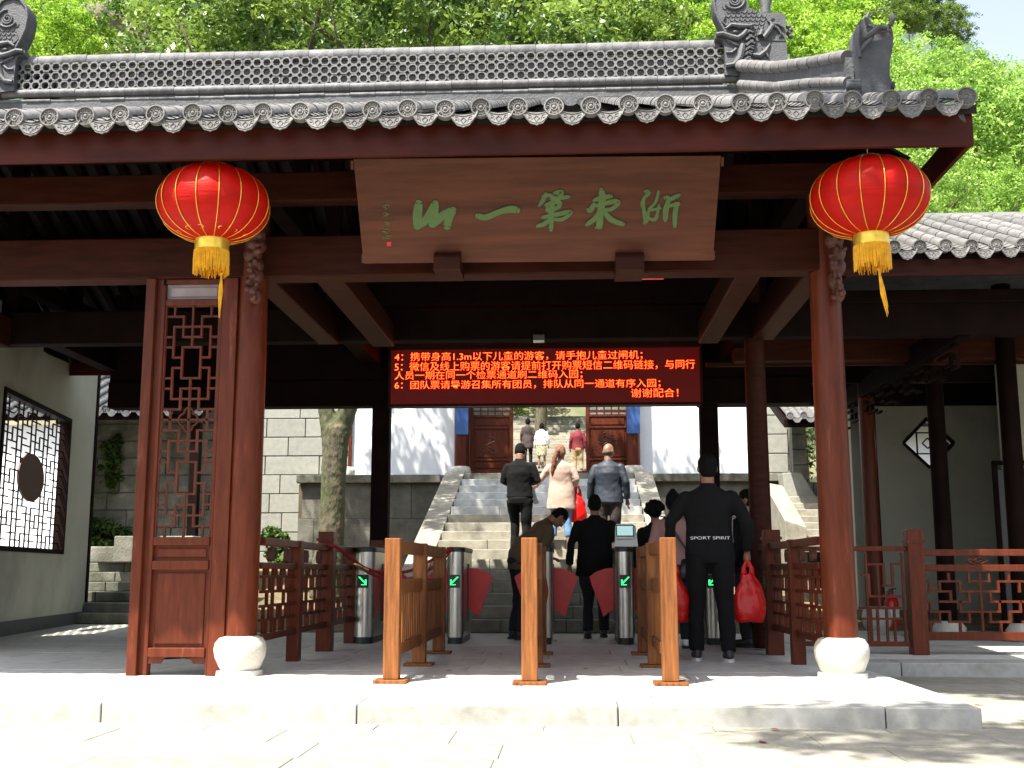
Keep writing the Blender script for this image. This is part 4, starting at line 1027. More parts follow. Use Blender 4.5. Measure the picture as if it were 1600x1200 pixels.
# white side building at far left with a tiled eave
sb_ = thing('side_house', 'white walled house with small grey tiled eave behind the lattice window', 'house', (-11, 19, 0))
box(-16, -8.35, 18.62, 18.9, -.2, 3.20).build('wall', 'plaster', sb_)
tile_run(sb_, -10.6, 19, 18.4, 3.42, 20.6, 4.35, m='tiled')
MB().hexa([(-16, 18.45, 3.25), (-6.1, 18.45, 3.25), (-6.1, 20.7, 4.15), (-16, 20.7, 4.15), (-16, 18.45, 3.36), (-6.1, 18.45, 3.36), (-6.1, 20.7, 4.28), (-16, 20.7, 4.28)]).build('roof_deck', 'darkwood', sb_)
MB().tube([(-16, 20.65, 4.42), (-6.1, 20.65, 4.42)], .14, 10).build('ridge', 'tiled', sb_)
box(-6.3, -6.15, 18.55, 18.7, .8, 3.2).build('post', 'darkwood', sb_)

# ================================================================== TEMPLE GATE
tg = thing('temple_gate', 'white walled temple gate with dark red carved doors at the top of the stairs', 'gate', (-.4, GY, TZ))
gx0, gx1 = px2x(549, GY), px2x(1200, GY); gl, gr = px2x(711, GY), px2x(1001, GY)
box(gx0, gl, GY, GY+.3, TZ+.05, 6.6).build('wall', 'plaster', tg); box(gr, gx1, GY, GY+.3, TZ+.05, 6.6).build('wall', 'plaster', tg)
for a_, b_ in ((gx0, gl), (gr, gx1)): box(a_, b_, GY-.02, GY+.28, TZ-.001, TZ+.049).build('skirting', 'blue', tg)
box(gl+.3, gr-.3, GY+.02, GY+.3, 5.2, 6.6).build('wall', 'plaster', tg)
box(gx0-.06, gx0-.001, GY-.08, GY+.25, TZ+.2, 6.4).build('post', 'wood', tg)
q = px2x(545, GY-.2); MB().lathe([(.10, 0), (.12, .03), (.125, .12), (.11, .2)], (q, GY-.18, TZ), 20).build('post_base', 'plinth', tg, smooth=True)
for pxa in (720, 990):
    x = px2x(pxa, GY-.2); MB().lathe([(.135, .2), (.135, 4.2)], (x, GY-.2, TZ), 24).build('column', 'wood', tg, smooth=True, smang=40)
    MB().lathe([(.16, 0), (.20, .03), (.205, .10), (.19, .17), (.16, .2)], (x, GY-.2, TZ), 24).build('column_base', 'plinth', tg, smooth=True, smang=50)
    cx_ = px2x(721 if pxa < 800 else 991, GY-.36)
    zb3 = at(720, 679, Y=GY-.36).z; cb = box(cx_-.13, cx_+.13, GY-.375, GY-.345, zb3, 5.4).build('couplet_board', 'blue', tg, bevel=.004)
d0, d1, d2, d3 = px2x(734, GY+.1), px2x(802, GY+.1), px2x(916, GY+.1), px2x(985, GY+.1)
def gz(v): return at(860, v, Y=GY+.1).z
box(gl+.04, gr-.04, GY+.0, GY+.2, TZ, gz(737)).build('threshold', 'wood', tg, bevel=.006)
box(gl+.1, d0-.005, GY-.02, GY+.2, gz(737), 5.3).build('door_frame', 'wood', tg, bevel=.006); box(d3+.005, gr-.1, GY-.02, GY+.2, gz(737), 5.3).build('door_frame', 'wood', tg, bevel=.006)
box(d0, d3, GY+.0, GY+.2, 5.05, 5.3).build('lintel', 'wood', tg)
def leaf(x0, x1, lab):
    y0, y1 = GY+.06, GY+.11; zb4 = gz(737)+.01
    lf = box(x0, x1, y0+.02, y1-.005, zb4, 5.04).build('door_leaf', 'wood', tg)
    sw = .075
    for a_, b_ in ((x0, x0+sw), (x1-sw, x1)): box(a_, b_, y0-.01, y0+.019, zb4, 5.04).build('stile', 'wood', lf, bevel=.005)
    for v0, v1 in ((720, 717), (670, 667), (652, 649), (737, 734)): box(x0+sw+.001, x1-sw-.001, y0-.012, y0+.019, gz(v0), gz(v1)).build('cross_rail', 'wood', lf, bevel=.004)
    for v0, v1 in ((716, 671), (666, 653), (733, 721)):
        box(x0+sw+.03, x1-sw-.03, y0+.005, y0+.019, gz(v0)+.02, gz(v1)-.02).build('panel', 'wood', lf, bevel=.008)
    mb = MB(); rr = random.Random(5 if x0 < -1 else 6); cx_ = (x0+x1)/2; cz_ = (gz(716)+gz(671))/2
    P = Vector((cx_, y0, cz_))
    for k in range(9):
        a_ = P+Vector((rr.uniform(-.16, .16), 0, rr.uniform(-.2, .2)))
        mb.tube([a_+Vector((.05*math.cos(t)*(1+t*.1), 0, .035*math.sin(t)*(1+t*.15))) for t in np.linspace(rr.uniform(0, 3), rr.uniform(4, 6), 8)], .007, 5)
    mb.tube([P+Vector((.1*math.sin(t*2), 0, -.2+.07*t)) for t in np.linspace(0, 6, 16)], .012, 6); mb.build('carving', 'carve', lf)
    box(x0+sw, x1-sw, y0+.017, y0+.0195, gz(648), 5.0).build('window_paper', 'oldstone', lf)
    for k in range(1, 5): x = x0+sw+(x1-x0-2*sw)*k/5; box(x-.01, x+.01, y0, y0+.016, gz(648), 5.0).build('lattice_bar', 'wood', lf)
    for k in range(8): z = gz(648)+.08+k*.2; box(x0+sw, x1-sw, y0+.001, y0+.015, z-.01, z+.01).build('lattice_bar', 'wood', lf)
leaf(d0, d1, 'l'); leaf(d2, d3, 'r')
MB().hexa([(gx0-.1, GY-.4, 6.62), (gx1+.1, GY-.4, 6.62), (gx1+.1, GY+1.9, 7.6), (gx0-.1, GY+1.9, 7.6), (gx0-.1, GY-.4, 6.72), (gx1+.1, GY-.4, 6.72), (gx1+.1, GY+1.9, 7.72), (gx0-.1, GY+1.9, 7.72)]).build('roof', 'tile', tg)
# far stairs behind the gate
fs_ = thing('hill_stairs', 'long flight of worn stone steps climbing behind the open gate', 'stairs', (-.3, 32.5, TZ))
for i in range(28):
    y0 = 32.5+i*.45
    for a_, b_ in ((-4.2, rnd(-2.4, -1.6)), (None, rnd(-.3, .6)), (None, rnd(1.6, 2.4)), (None, 4.2)):
        a_ = prev if a_ is None else a_
        box(a_+.004, b_-.004, y0+rnd(-.03, .03), y0+.55, TZ+i*.15+.003, TZ+(i+1)*.15+rnd(-.012, .012)).build('step_slab', 'step' if i < 24 else 'oldstone', fs_, bevel=.012); prev = b_

# ================================================================== RIGHT-HAND SMALL STAIRS, PILLAR, EAVE
rs = thing('side_stairs', 'small sunlit stone steps with sloping side stone right of the white wall', 'stairs', (4.6, 19.2, .8))
for i in range(8):
    z1 = at(1250, 847-i*10.2, Y=19.4+i*.3).z
    box(3.75, 5.9, 19.4+i*.3, 19.8+i*.3+.1, z1-.17, z1).build('step_slab', 'step', rs, bevel=.012)
a = at(1200, 775, Y=21.2); b = at(1253, 824, Y=19.7)
MB().hexa([(3.62, 19.6, .3), (3.98, 19.6, .3), (3.98, 21.6, .3), (3.62, 21.6, .3), (3.62, 19.6, 1.62), (3.98, 19.6, 1.50), (3.98, 21.6, 2.35), (3.62, 21.6, 2.42)]).build('cheek_stone', 'step', rs, bevel=.01)
MB().hexa([(4.05, 21.7, 1.9), (4.75, 21.7, 1.9), (4.75, 22.2, 1.9), (4.05, 22.2, 1.9), (4.0, 21.7, 2.6), (4.35, 21.7, 2.6), (4.35, 22.2, 2.6), (4.0, 22.2, 2.6)]).build('ramp_stone', 'ashlar', rs, bevel=.012)
gp_ = thing('stone_pillar', 'grey block pillar beside the green plants at the right end', 'pillar', (4.5, 22.3, 0))
ashlar(gp_, px2x(1239, 22.3), px2x(1262, 22.3), 2.5, 4.0, 22.3, .30, .9, 'stain', seed=3, gap=.014, back=True)
lw2 = thing('low_wall', 'low grey stone wall above the small steps at the right', 'wall', (5, 22.2, 0))
ashlar(lw2, px2x(1240, 22.3), 7.5, .4, 2.48, 22.2, .34, .9, 'stain', seed=2, gap=.012)
eh = thing('small_roof', 'small grey tiled eave corner beyond the right rear columns', 'roof', (5, 20.6, 3.6))
z = at(1250, 650, Y=20.5).z; x = px2x(1238, 20.5)
tile_run(eh, x, 8, 20.5, z, 22.3, z+.7, m='tile')
MB().hexa([(x-.1, 20.55, z-.2), (x+3, 20.55, z-.2), (x+3, 22.3, z+.5), (x-.1, 22.3, z+.5), (x-.1, 20.55, z-.06), (x+3, 20.55, z-.06), (x+3, 22.3, z+.62), (x-.1, 22.3, z+.62)]).build('roof_deck', 'darkwood', eh)
for xx in (x+.9, x+2.9): box(xx-.08, xx+.08, 21, 21.16, 2.0, z).build('post', 'darkwood', eh)

# ================================================================== RIGHT WING
wg = thing('side_wing', 'right-hand wing with sunlit tiled eave, dark columns and shaded plaster wall', 'building', (5, 12, 0))
ez = at(1500, 386, Y=10.7).z; fx = at(1395, 383, Y=10.7).x
tz_ = at(1500, 345, Y=13.4).z
tile_run(wg, fx-PITCHX, 27, 10.7, ez, 13.3, tz_)
WX0, WX1 = fx-.5, 9.6
MB().hexa([(WX0, 10.75, ez-.10), (WX1, 10.75, ez-.10), (WX1, 13.4, tz_-.12), (WX0, 13.4, tz_-.12), (WX0, 10.75, ez-.03), (WX1, 10.75, ez-.03), (WX1, 13.4, tz_-.03), (WX0, 13.4, tz_-.03)]).build('roof_deck', 'darkwood', wg)
MB().hexa([(WX0, 13.4, tz_-.12), (WX1, 13.4, tz_-.12), (WX1, 18.2, ez-.3), (WX0, 18.2, ez-.3), (WX0, 13.4, tz_-.03), (WX1, 13.4, tz_-.03), (WX1, 18.2, ez-.2), (WX0, 18.2, ez-.2)]).build('roof_deck', 'tiled', wg)
MB().tube([(WX0+.3, 13.38, tz_-.01), (WX1, 13.38, tz_-.01)], .1, 10).build('ridge', 'tile', wg, smooth=True)
zf0 = at(1500, 432, Y=10.8).z
def wb(x0, x1, y0, y1, z0, z1, m='darkwood', nm='beam'): return box(x0, x1, y0, y1, z0, z1).build(nm, m, wg, bevel=.008)
wb(WX0, WX1, 10.76, 10.80, zf0, ez-.05, 'beam', 'fascia_board')
wb(2.1, WX1, 11.3, 11.34, zf0-.13, zf0, 'darkwood'); 
za, zb5 = at(1500, 561, Y=13.0).z, at(1500, 507, Y=13.0).z
wb(1.9, WX1, 13.0, 13.22, za, zb5, 'beam')
wb(2.1, WX1, 15.2, 15.35, za+.1, zb5+.3, 'darkwood'); 
za, zb5 = at(1300, 634, Y=16.9).z, at(1300, 590, Y=16.9).z
wb(1.9, WX1, 16.8, 17.0, za, zb5+.9, 'darkwood')
def wcol(px, Y, pyb, r, zt__=4.0):
    x = at(px, 850, Y=Y).x; MB().lathe([(r, .18), (r*.95, zt__)], (x, Y, 0), 20).build('column', 'darkwood', wg, smooth=True, smang=40)
    MB().lathe([(r+.03, 0), (r+.08, .05), (r+.09, .12), (r+.03, .2)], (x, Y, 0), 20).build('column_base', 'plinth', wg, smooth=True, smang=50)
wcol(1366, 16.8, 970, .11); wcol(1475, 13.6, 950, .10); wcol(1592, 13.0, 960, .11)
BW = 17.2
dxc, dzc = at(1451, 692, Y=BW).x, at(1451, 692, Y=BW).z; hr = at(1491, 692, Y=BW).x-dxc
x0b, x1b, zt6 = at(1335, 800, Y=BW).x, 9.5, 4.4
# back wall with a diamond opening, built as one plate with a hole
vs = []; fs = []
oc = [(x0b, .16), (x1b, .16), (x1b, zt6), (x0b, zt6)]; ic = [(dxc, dzc-hr), (dxc+hr, dzc), (dxc, dzc+hr), (dxc-hr, dzc)]
outer = [(x0b, .16), (dxc, .16), (x1b, .16), (x1b, dzc), (x1b, zt6), (dxc, zt6), (x0b, zt6), (x0b, dzc)]
inner = [((ic[3][0]+ic[0][0])/2, (ic[3][1]+ic[0][1])/2), ic[0], ((ic[0][0]+ic[1][0])/2, (ic[0][1]+ic[1][1])/2), ic[1], ((ic[1][0]+ic[2][0])/2, (ic[1][1]+ic[2][1])/2), ic[2], ((ic[2][0]+ic[3][0])/2, (ic[2][1]+ic[3][1])/2), ic[3]]
for y in (BW, BW+.2): vs += [(a_, y, b_) for a_, b_ in outer]+[(a_, y, b_) for a_, b_ in inner]
for k in range(8):
    j = (k+1) % 8; fs += [(k, j, 8+j, 8+k), (16+k, 24+k, 24+j, 16+j), (8+k, 8+j, 24+j, 24+k), (k, 16+k, 16+j, j)]
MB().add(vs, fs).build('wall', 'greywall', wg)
wb(x0b, x1b, BW-.015, BW+.2, 0, .159, 'skirting', 'skirting')
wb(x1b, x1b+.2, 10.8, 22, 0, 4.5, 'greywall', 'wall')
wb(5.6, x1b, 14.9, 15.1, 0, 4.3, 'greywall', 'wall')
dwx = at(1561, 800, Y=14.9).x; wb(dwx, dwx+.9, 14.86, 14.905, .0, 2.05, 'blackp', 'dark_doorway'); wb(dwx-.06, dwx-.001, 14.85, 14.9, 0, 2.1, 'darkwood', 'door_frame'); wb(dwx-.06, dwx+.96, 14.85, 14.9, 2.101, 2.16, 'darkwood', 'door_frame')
dwn = thing('diamond_window', 'small bright diamond window with lattice in the shaded wall of the right wing', 'window', (dxc, BW, dzc))
mb = MB(); 
for k in range(4):
    a_, b_ = ic[k], ic[(k+1) % 4]; MB().bar((a_[0], BW+.03, a_[1]), (b_[0], BW+.03, b_[1]), .06, .05).build('frame', 'darkwood', dwn)
h2 = hr*.42
for k in range(4):
    sg = [(-1,-1), (1,-1), (1,1), (-1,1)]; a_, b_ = sg[k], sg[(k+1) % 4]
    MB().bar((dxc+a_[0]*h2, BW+.05, dzc+a_[1]*h2), (dxc+b_[0]*h2, BW+.05, dzc+b_[1]*h2), .02, .02).build('lattice_bar', 'darkwood', dwn)
    MB().bar((dxc+a_[0]*h2, BW+.05, dzc+a_[1]*h2), (dxc+a_[0]*hr*.5, BW+.05, dzc+a_[1]*hr*.5), .02, .02).build('lattice_bar', 'darkwood', dwn)
    q = [(0,-1), (1,0), (0,1), (-1,0)]; a_, b_ = q[k], q[(k+1) % 4]
    MB().bar((dxc+a_[0]*h2*.5, BW+.05, dzc+a_[1]*h2*.5), (dxc+b_[0]*h2*.5, BW+.05, dzc+b_[1]*h2*.5), .018, .018).build('lattice_bar', 'darkwood', dwn)
struct(box(6.2, 9.4, 20.5, 20.7, 0, 3.6).build('yard_wall', 'plaster')) if False else None
yw = box(5.6, 9.2, 21.0, 21.2, -.1, 3.6).build('yard_wall', 'plaster'); tag(yw, 'sunlit wall seen only through the diamond window', 'wall')
# stepped hanging fretwork running back under the right eave
hx = 3.95
for i in range(26):
    y = 11.6+i*.21; lv = (i % 4)
    for k in range(3):
        if (i+k) % 4 == 3: continue
        zz_ = 3.02-.11*k-(.05 if lv in (1, 2) else 0)
        box(hx-.02, hx+.02, y, y+.19, zz_, zz_+.028).build('hanging_fret', 'darkwood', wg)
        if k < 2 and (i+k) % 2: box(hx-.018, hx+.018, y, y+.02, zz_-.085, zz_-.001).build('hanging_fret', 'darkwood', wg)
wb(hx-.06, hx+.06, 11.4, 17.1, 3.06, 3.3, 'darkwood')
# extinguishers
def ext_(x, y, lab):
    t = thing('fire_extinguisher', lab, 'extinguisher', (x, y, 0))
    MB().lathe([(.07, 0), (.075, .02), (.075, .34), (.06, .40), (.028, .43), (.025, .46)], (x, y, .003), 18).build('cylinder', 'ext', t, smooth=True, smang=45)
    MB().lathe([(.0765, .14), (.0765, .26)], (x, y, .003), 18).build('label_band', 'whitep', t, smooth=True, smang=45)
    MB().tube([(x, y, .46), (x, y, .52), (x+.05, y-.02, .54)], [.018, .014, .01], 8).build('valve', 'blackp', t)
    MB().tube([(x-.02, y, .50), (x-.09, y-.02, .44), (x-.095, y-.02, .2)], .010, 6).build('hose', 'blackp', t)
q = at(1392, 965, Y=15.6); ext_(q.x, 15.6, 'red fire extinguisher standing nearer the marble column base under the wing')
ext_(q.x+.12, 15.9, 'red fire extinguisher farther to the right under the wing')
p = at(1370, 965, Y=15.4); t = thing('stone_drum', 'sunlit round marble column base under the wing beside the extinguishers', 'plinth', (p.x, 15.4, 0))
MB().lathe([(.13, 0), (.17, .06), (.19, .16), (.17, .26), (.12, .31)], (p.x, 15.4, 0), 24).build('drum', 'plinth', t, smooth=True, smang=50); MB().lathe([(.10, .311), (.10, 1.2), (.098, 4.0)], (p.x, 15.4, 0), 20).build('shaft', 'wood', t, smooth=True, smang=50)

# ================================================================== TERRAIN
def sm(a, b, x): t = np.clip((x-a)/(b-a), 0, 1); return t*t*(3-2*t)
def hgt(X, Y):
    X = np.asarray(X, float); Y = np.asarray(Y, float)
    mid = 2.3+np.clip(Y-32.5, 0, 12.5)/3+np.clip(Y-45, 0, None)*.9
    side = 2.3+np.clip(Y-25, 0, None)*.80
    L = sm(-6, -12, X)+sm(6, 14, X)
    h = mid*(1-L)+side*L
    cap = 60-sm(2, 26, X)*44
    h = cap*(1-np.exp(-h/cap))*1.0+0
    h += (np.sin(X*.7+Y*.31)+np.sin(X*.27-Y*.63+2))*.5*sm(30, 50, Y)*(1-(1-L)*sm(52, 40, Y))
    h -= 2.6*sm(5.0, 6.0, np.abs(X))*sm(28, 24, Y)
    return h
xs = np.linspace(-70, 90, 90); ys = np.concatenate([np.linspace(23.3, 60, 46), np.linspace(62, 150, 30)])
XX, YY = np.meshgrid(xs, ys); ZZ = hgt(XX, YY)
vs = np.stack([XX, YY, ZZ], -1).reshape(-1, 3); nx = len(xs)
fs = [(j*nx+i, j*nx+i+1, (j+1)*nx+i+1, (j+1)*nx+i) for j in range(len(ys)-1) for i in range(nx-1) if not (abs(xs[i]+.8) < 6.0 and ys[j] < 32)]
mb = MB(); mb.v = [tuple(v) for v in vs]; mb.f = fs; struct(mb.build('hillside', 'slope', smooth=True))
# distant wooded mountain
xs2 = np.linspace(-200, 420, 110); ys2 = np.linspace(190, 420, 40); XX, YY = np.meshgrid(xs2, ys2)
ridge_h = 168-np.clip(XX-88, 0, None)*1.0+6*np.sin(XX*.11)
ZZ = ridge_h*sm(180, 300, YY)+5*np.sin(XX*.09+1)*sm(190, 260, YY)+3*np.sin(XX*.23+YY*.1)
vs = np.stack([XX, YY, ZZ], -1).reshape(-1, 3); nx = len(xs2)
mb = MB(); mb.v = [tuple(v) for v in vs]; mb.f = [(j*nx+i, j*nx+i+1, (j+1)*nx+i+1, (j+1)*nx+i) for j in range(len(ys2)-1) for i in range(nx-1)]
M['mount'] = mat('wooded_mountain', (.06, .10, .07), .95, .6, .06, 1.0, .25, dirt=(.10, .12, .10), dirt_scale=.02, dirt_amt=.6)
struct(mb.build('mountain', 'mount', smooth=True))

# ================================================================== FOLIAGE
def leaf_mesh(name, blobs, nclump, perclump, lsize, csize, mat_, seed, origin=(0,0,0), droop=0.0, hollow=.45):
    g_ = np.random.default_rng(seed); vol = np.array([b[3]*b[4]*b[5] for b in blobs], float); vol /= vol.sum()
    C = []
    for b, f in zip(blobs, vol):
        n = max(3, int(nclump*f)); d = g_.normal(size=(n, 3)); d /= np.linalg.norm(d, axis=1)[:, None]
        r = g_.uniform(hollow, 1.0, n)**.6; C.append(np.array(b[:3])+d*r[:, None]*np.array(b[3:6])*g_.uniform(.85, 1.12, (n, 1)))
    C = np.concatenate(C); n = len(C)*perclump
    ctr = np.repeat(C, perclump, 0); cs_ = np.repeat(g_.uniform(.5, 1.35, len(C))*csize, perclump)
    o = g_.normal(size=(n, 3)); o /= np.linalg.norm(o, axis=1)[:, None]; o *= (g_.uniform(0, 1, n)**.45*cs_)[:, None]; o[:, 2] *= .62
    p = ctr+o
    nrm = g_.normal(size=(n, 3))*.75+np.array([0, -.25, .8]); nrm /= np.linalg.norm(nrm, axis=1)[:, None]
    t = np.cross(nrm, g_.normal(size=(n, 3))); t /= np.linalg.norm(t, axis=1)[:, None]; t[:, 2] -= droop; t /= np.linalg.norm(t, axis=1)[:, None]
    b_ = np.cross(nrm, t); b_ /= np.linalg.norm(b_, axis=1)[:, None]
    L = lsize*g_.uniform(.6, 1.25, n); W = L*g_.uniform(.36, .55, n)
    q = np.stack([p-t*L[:, None]*.5, p+b_*W[:, None]*.5+nrm*L[:, None]*.06, p+t*L[:, None]*.5, p-b_*W[:, None]*.5+nrm*L[:, None]*.06], 1).reshape(-1, 3)-np.array(origin)
    me = bpy.data.meshes.new(name); me.vertices.add(4*n); me.loops.add(4*n); me.polygons.add(n)
    me.vertices.foreach_set('co', q.ravel().astype(np.float32)); me.loops.foreach_set('vertex_index', np.arange(4*n, dtype=np.int32))
    me.polygons.foreach_set('loop_start', np.arange(0, 4*n, 4, dtype=np.int32)); me.update(calc_edges=True)
    a = me.attributes.new('tone', 'FLOAT', 'FACE'); tone = np.clip(np.repeat(g_.uniform(0, 1, len(C)), perclump)*.65+g_.uniform(0, 1, n)*.35, 0, 1)*.6+.2
    a.data.foreach_set('value', tone.astype(np.float32)); me.materials.append(M[mat_])
    return me
def addmesh(name, me, parent=None, loc=(0,0,0)):
    o = bpy.data.objects.new(name, me); COL.objects.link(o); o.parent = parent; o.location = loc; return o
# the forked mossy courtyard tree
TX, TY = at(522, 800, Y=18.0).x, 18.0
ct = thing('forked_tree', 'mossy forked tree with a dense crown, standing left of the stone stairs', 'tree', (TX, TY, .2))
def tp_(u, v, Y=18.0): return at(u, v, Y=Y)
mb = MB()
trunk = [tp_(512, 885), tp_(516, 850), tp_(519, 800), tp_(521, 750), tp_(524, 700), tp_(527, 668)]
mb.tube([trunk[0]-Vector((0,0,.5))]+trunk, [.28, .26, .215, .20, .195, .205, .22], 16)
mb.tube([tp_(522, 700), tp_(514, 660), tp_(508, 630), tp_(500, 560, 17.9), tp_(470, 400, 17.6), tp_(430, 200, 17.4), tp_(400, 60, 17.4)], [.19, .15, .125, .12, .11, .08, .04], 12)
mb.tube([tp_(524, 700), tp_(534, 665), tp_(546, 635), tp_(565, 580, 18.1), tp_(590, 440, 18.3), tp_(620, 280, 18.4), tp_(618, 120, 18.4), tp_(600, 20, 18.4)], [.2, .17, .14, .13, .12, .11, .07, .03], 12)
tr = mb.build('trunk', 'bark', ct, smooth=True); 
r_ = tr.modifiers.new('r', 'REMESH'); r_.mode = 'VOXEL'; r_.voxel_size = .03; r_.use_smooth_shade = True
tx = bpy.data.textures.new('bark_relief', 'CLOUDS'); tx.noise_scale = .09
dm = tr.modifiers.new('d', 'DISPLACE'); dm.texture = tx; dm.strength = .035; dm.texture_coords = 'LOCAL'
rr = random.Random(11)
def limbs(par, starts, n, spread, m, r0=.07):
    for k in range(n):
        s_ = starts[k % len(starts)]; d_ = Vector((rr.uniform(-1, 1), rr.uniform(-.7, .7), rr.uniform(.05, .6))).normalized()*spread*rr.uniform(.6, 1)
        MB().tube([s_, s_+d_*.35+Vector((0, 0, .2)), s_+d_*.7+Vector((rr.uniform(-.3, .3), 0, .35)), s_+d_+Vector((0, 0, .7))], [r0, r0*.75, r0*.45, r0*.15], 7).build('branch', m, par, smooth=True)
limbs(ct, [tp_(590, 440, 18.3), tp_(620, 280, 18.4), tp_(618, 150, 18.4), tp_(470, 400, 17.6), tp_(430, 200, 17.4)], 16, 3.0, 'bark2')
cen = Vector((TX, TY, 9.6))
blobs = [(cen.x+a_, cen.y+b_, cen.z+c_, r1, r1, r2) for a_, b_, c_, r1, r2 in ((0,0,0,3.0,2.0),(-2.0,.5,-.3,1.9,1.4),(2.6,.3,-.2,2.2,1.7),(1.0,-.8,1.4,1.9,1.2),(-.8,.4,1.6,1.8,1.0),(4.0,1.0,-.6,1.5,1.2),(-2.2,.2,1.0,1.1,.8))]
me = leaf_mesh('crown', blobs, 620, 52, .15, .42, 'leafd', 5, (TX, TY, .2), droop=.25)
addmesh('crown', me, ct)
# generic crowns
def crown_variant(seed, m, n=210, per=55, ls=.17, cs=.40):
    g_ = random.Random(seed)
    bl = [(0, 0, 0, .85, .8, .72)]+[(g_.uniform(-.6, .6), g_.uniform(-.5, .5), g_.uniform(-.5, .6), g_.uniform(.35, .55), g_.uniform(.35, .55), g_.uniform(.28, .45)) for _ in range(7)]
    bl = [tuple(3*q for q in b) for b in bl]
    return leaf_mesh('crown', bl, n, per, ls, cs, m, seed)
CR = {'b': [crown_variant(s, 'leafb') for s in (21, 22, 23)], 'p': [crown_variant(s, 'leafp') for s in (31, 32, 33)], 'd': [crown_variant(s, 'leafd', 260, 60, .18) for s in (41, 42)]}
TL = {'b': ('broadleaf_tree', 'bright spring-green leafy tree on the hillside beyond the roof'), 'p': ('broadleaf_tree', 'pale green leafy tree on the wooded slope to the right'), 'd': ('evergreen_tree', 'deep green glossy-leaved tree rising behind the roof ridge')}
GL = {'b': 'bright trees on the hillside', 'p': 'pale trees on the right-hand slope', 'd': 'deep green trees behind the ridge'}
def where(px, py, Y):
    if px < 45: a = 'behind the curled dragon at the left end'
    elif px < 130: a = 'just right of the curled left dragon'
    elif px < 215: a = 'beside the rock slope at upper left'
    elif px < 310: a = 'right of the rock slope fence'
    elif px < 440: a = 'above the left lantern'
    elif px < 620: a = 'above the ridge left of its middle'
    elif px < 730: a = 'above the ridge over the plaque start'
    elif px < 880: a = 'above the middle of the plaque'
    elif px < 990: a = 'above the right part of the plaque'
    elif px < 1090: a = 'just left of the dragon head'
    elif px < 1200: a = 'behind the dragon head'
    elif px < 1290: a = 'right of the dragon head'
    elif px < 1350: a = 'left of the horned ornament'
    elif px < 1420: a = 'behind the horned ornament'
    elif px < 1500: a = 'above the eave corner'
    elif px < 1580: a = 'right of the eave corner'
    else: a = 'at the right edge of the picture'
    b = 'lower' if py > 215 else 'topmost' if py < 40 else 'upper' if py < 110 else 'middle'
    return b+(' distant' if Y > 40 else ' near' if Y < 29 else ''), a
USED = {}
def tree(px, py, Y, rad, kind, k, label=None):
    c = at(px, py, Y=Y); g0 = float(hgt(c.x, c.y)); g0 = min(g0, c.z-rad*.7)
    nm, lb = TL[kind]; b9, a9 = where(px, py, Y); lb = '%s %s tree, %s' % (b9, {'b': 'bright spring-green', 'p': 'pale green leafy', 'd': 'deep green glossy'}[kind], a9)
    if not label and lb in USED: lb += ', further right' if px > USED[lb] else ', further left'
    USED[lb] = px
    t = thing(nm, label or lb, 'tree', (c.x, c.y, g0), None if label else GL[kind])
    o = addmesh('crown', CR[kind][k % len(CR[kind])], t, (0, 0, c.z-g0)); s_ = rad/3; o.scale = (s_, s_, s_*rnd(.9, 1.15)); o.rotation_euler = (0, 0, rnd(0, 6.28))
    MB().tube([(c.x+rnd(-.3, .3), c.y, g0-.5), (c.x+rnd(-.2, .2), c.y, (g0+c.z)/2), (c.x, c.y, c.z+rad*.4)], [.045*rad+.05, .035*rad+.03, .03], 8).build('trunk', 'bark2', t, smooth=True)
    for q in range(3):
        d_ = Vector((rnd(-1, 1), rnd(-.6, .4), rnd(.3, 1))).normalized()*rad*.8
        MB().tube([c-Vector((0, 0, rad*.4)), c-Vector((0, 0, rad*.4))+d_*.5, c-Vector((0, 0, rad*.2))+d_], [.05, .035, .01], 5).build('limb', 'bark2', t)
for i, (a_, b_, Y, r, k) in enumerate([
  (765,40,26,3.0,'d'),(958,110,25,2.2,'d'),(330,60,26,2.6,'d'),(300,-40,30,3.0,'d'),(972,0,29,2.5,'d'),(700,-20,27,3.4,'d'),(480,-30,28,3.3,'d'),(400,100,25,1.8,'d'),
  (1430,165,33,2.2,'p'),(1530,195,31,2.1,'p'),(1615,205,34,2.4,'p'),(1480,225,27,2.3,'p'),(1570,255,27,2.2,'p'),(1440,320,22,1.3,'p'),(1650,250,29,2.6,'p'),(1530,330,24,1.7,'p'),(1610,340,25,1.8,'p'),(1410,230,29,2.2,'p'),
  (1395,130,42,2.4,'p'),(1470,128,44,2.3,'p'),(1545,150,46,2.2,'p'),(1330,95,38,2.4,'b'),(1270,75,35,2.3,'b'),(1225,90,32,2.0,'b'),(1310,140,31,1.9,'b'),(1060,50,34,2.7,'b'),(1110,20,38,3.0,'b'),(1180,10,42,3.2,'b'),(1000,80,32,2.1,'b'),(1040,-10,42,3.2,'b'),(1370,150,30,1.7,'p'),
  (50,70,30,2.3,'b'),(110,120,31,2.1,'b'),(15,10,34,2.6,'b'),(95,10,44,2.2,'b'),(-40,60,28,2.4,'b'),(230,50,48,2.0,'b'),(180,5,60,2.2,'b'),(240,-10,54,2.6,'d'),(160,-40,70,4,'d')]):
    tree(a_, b_, Y, r, k, i)
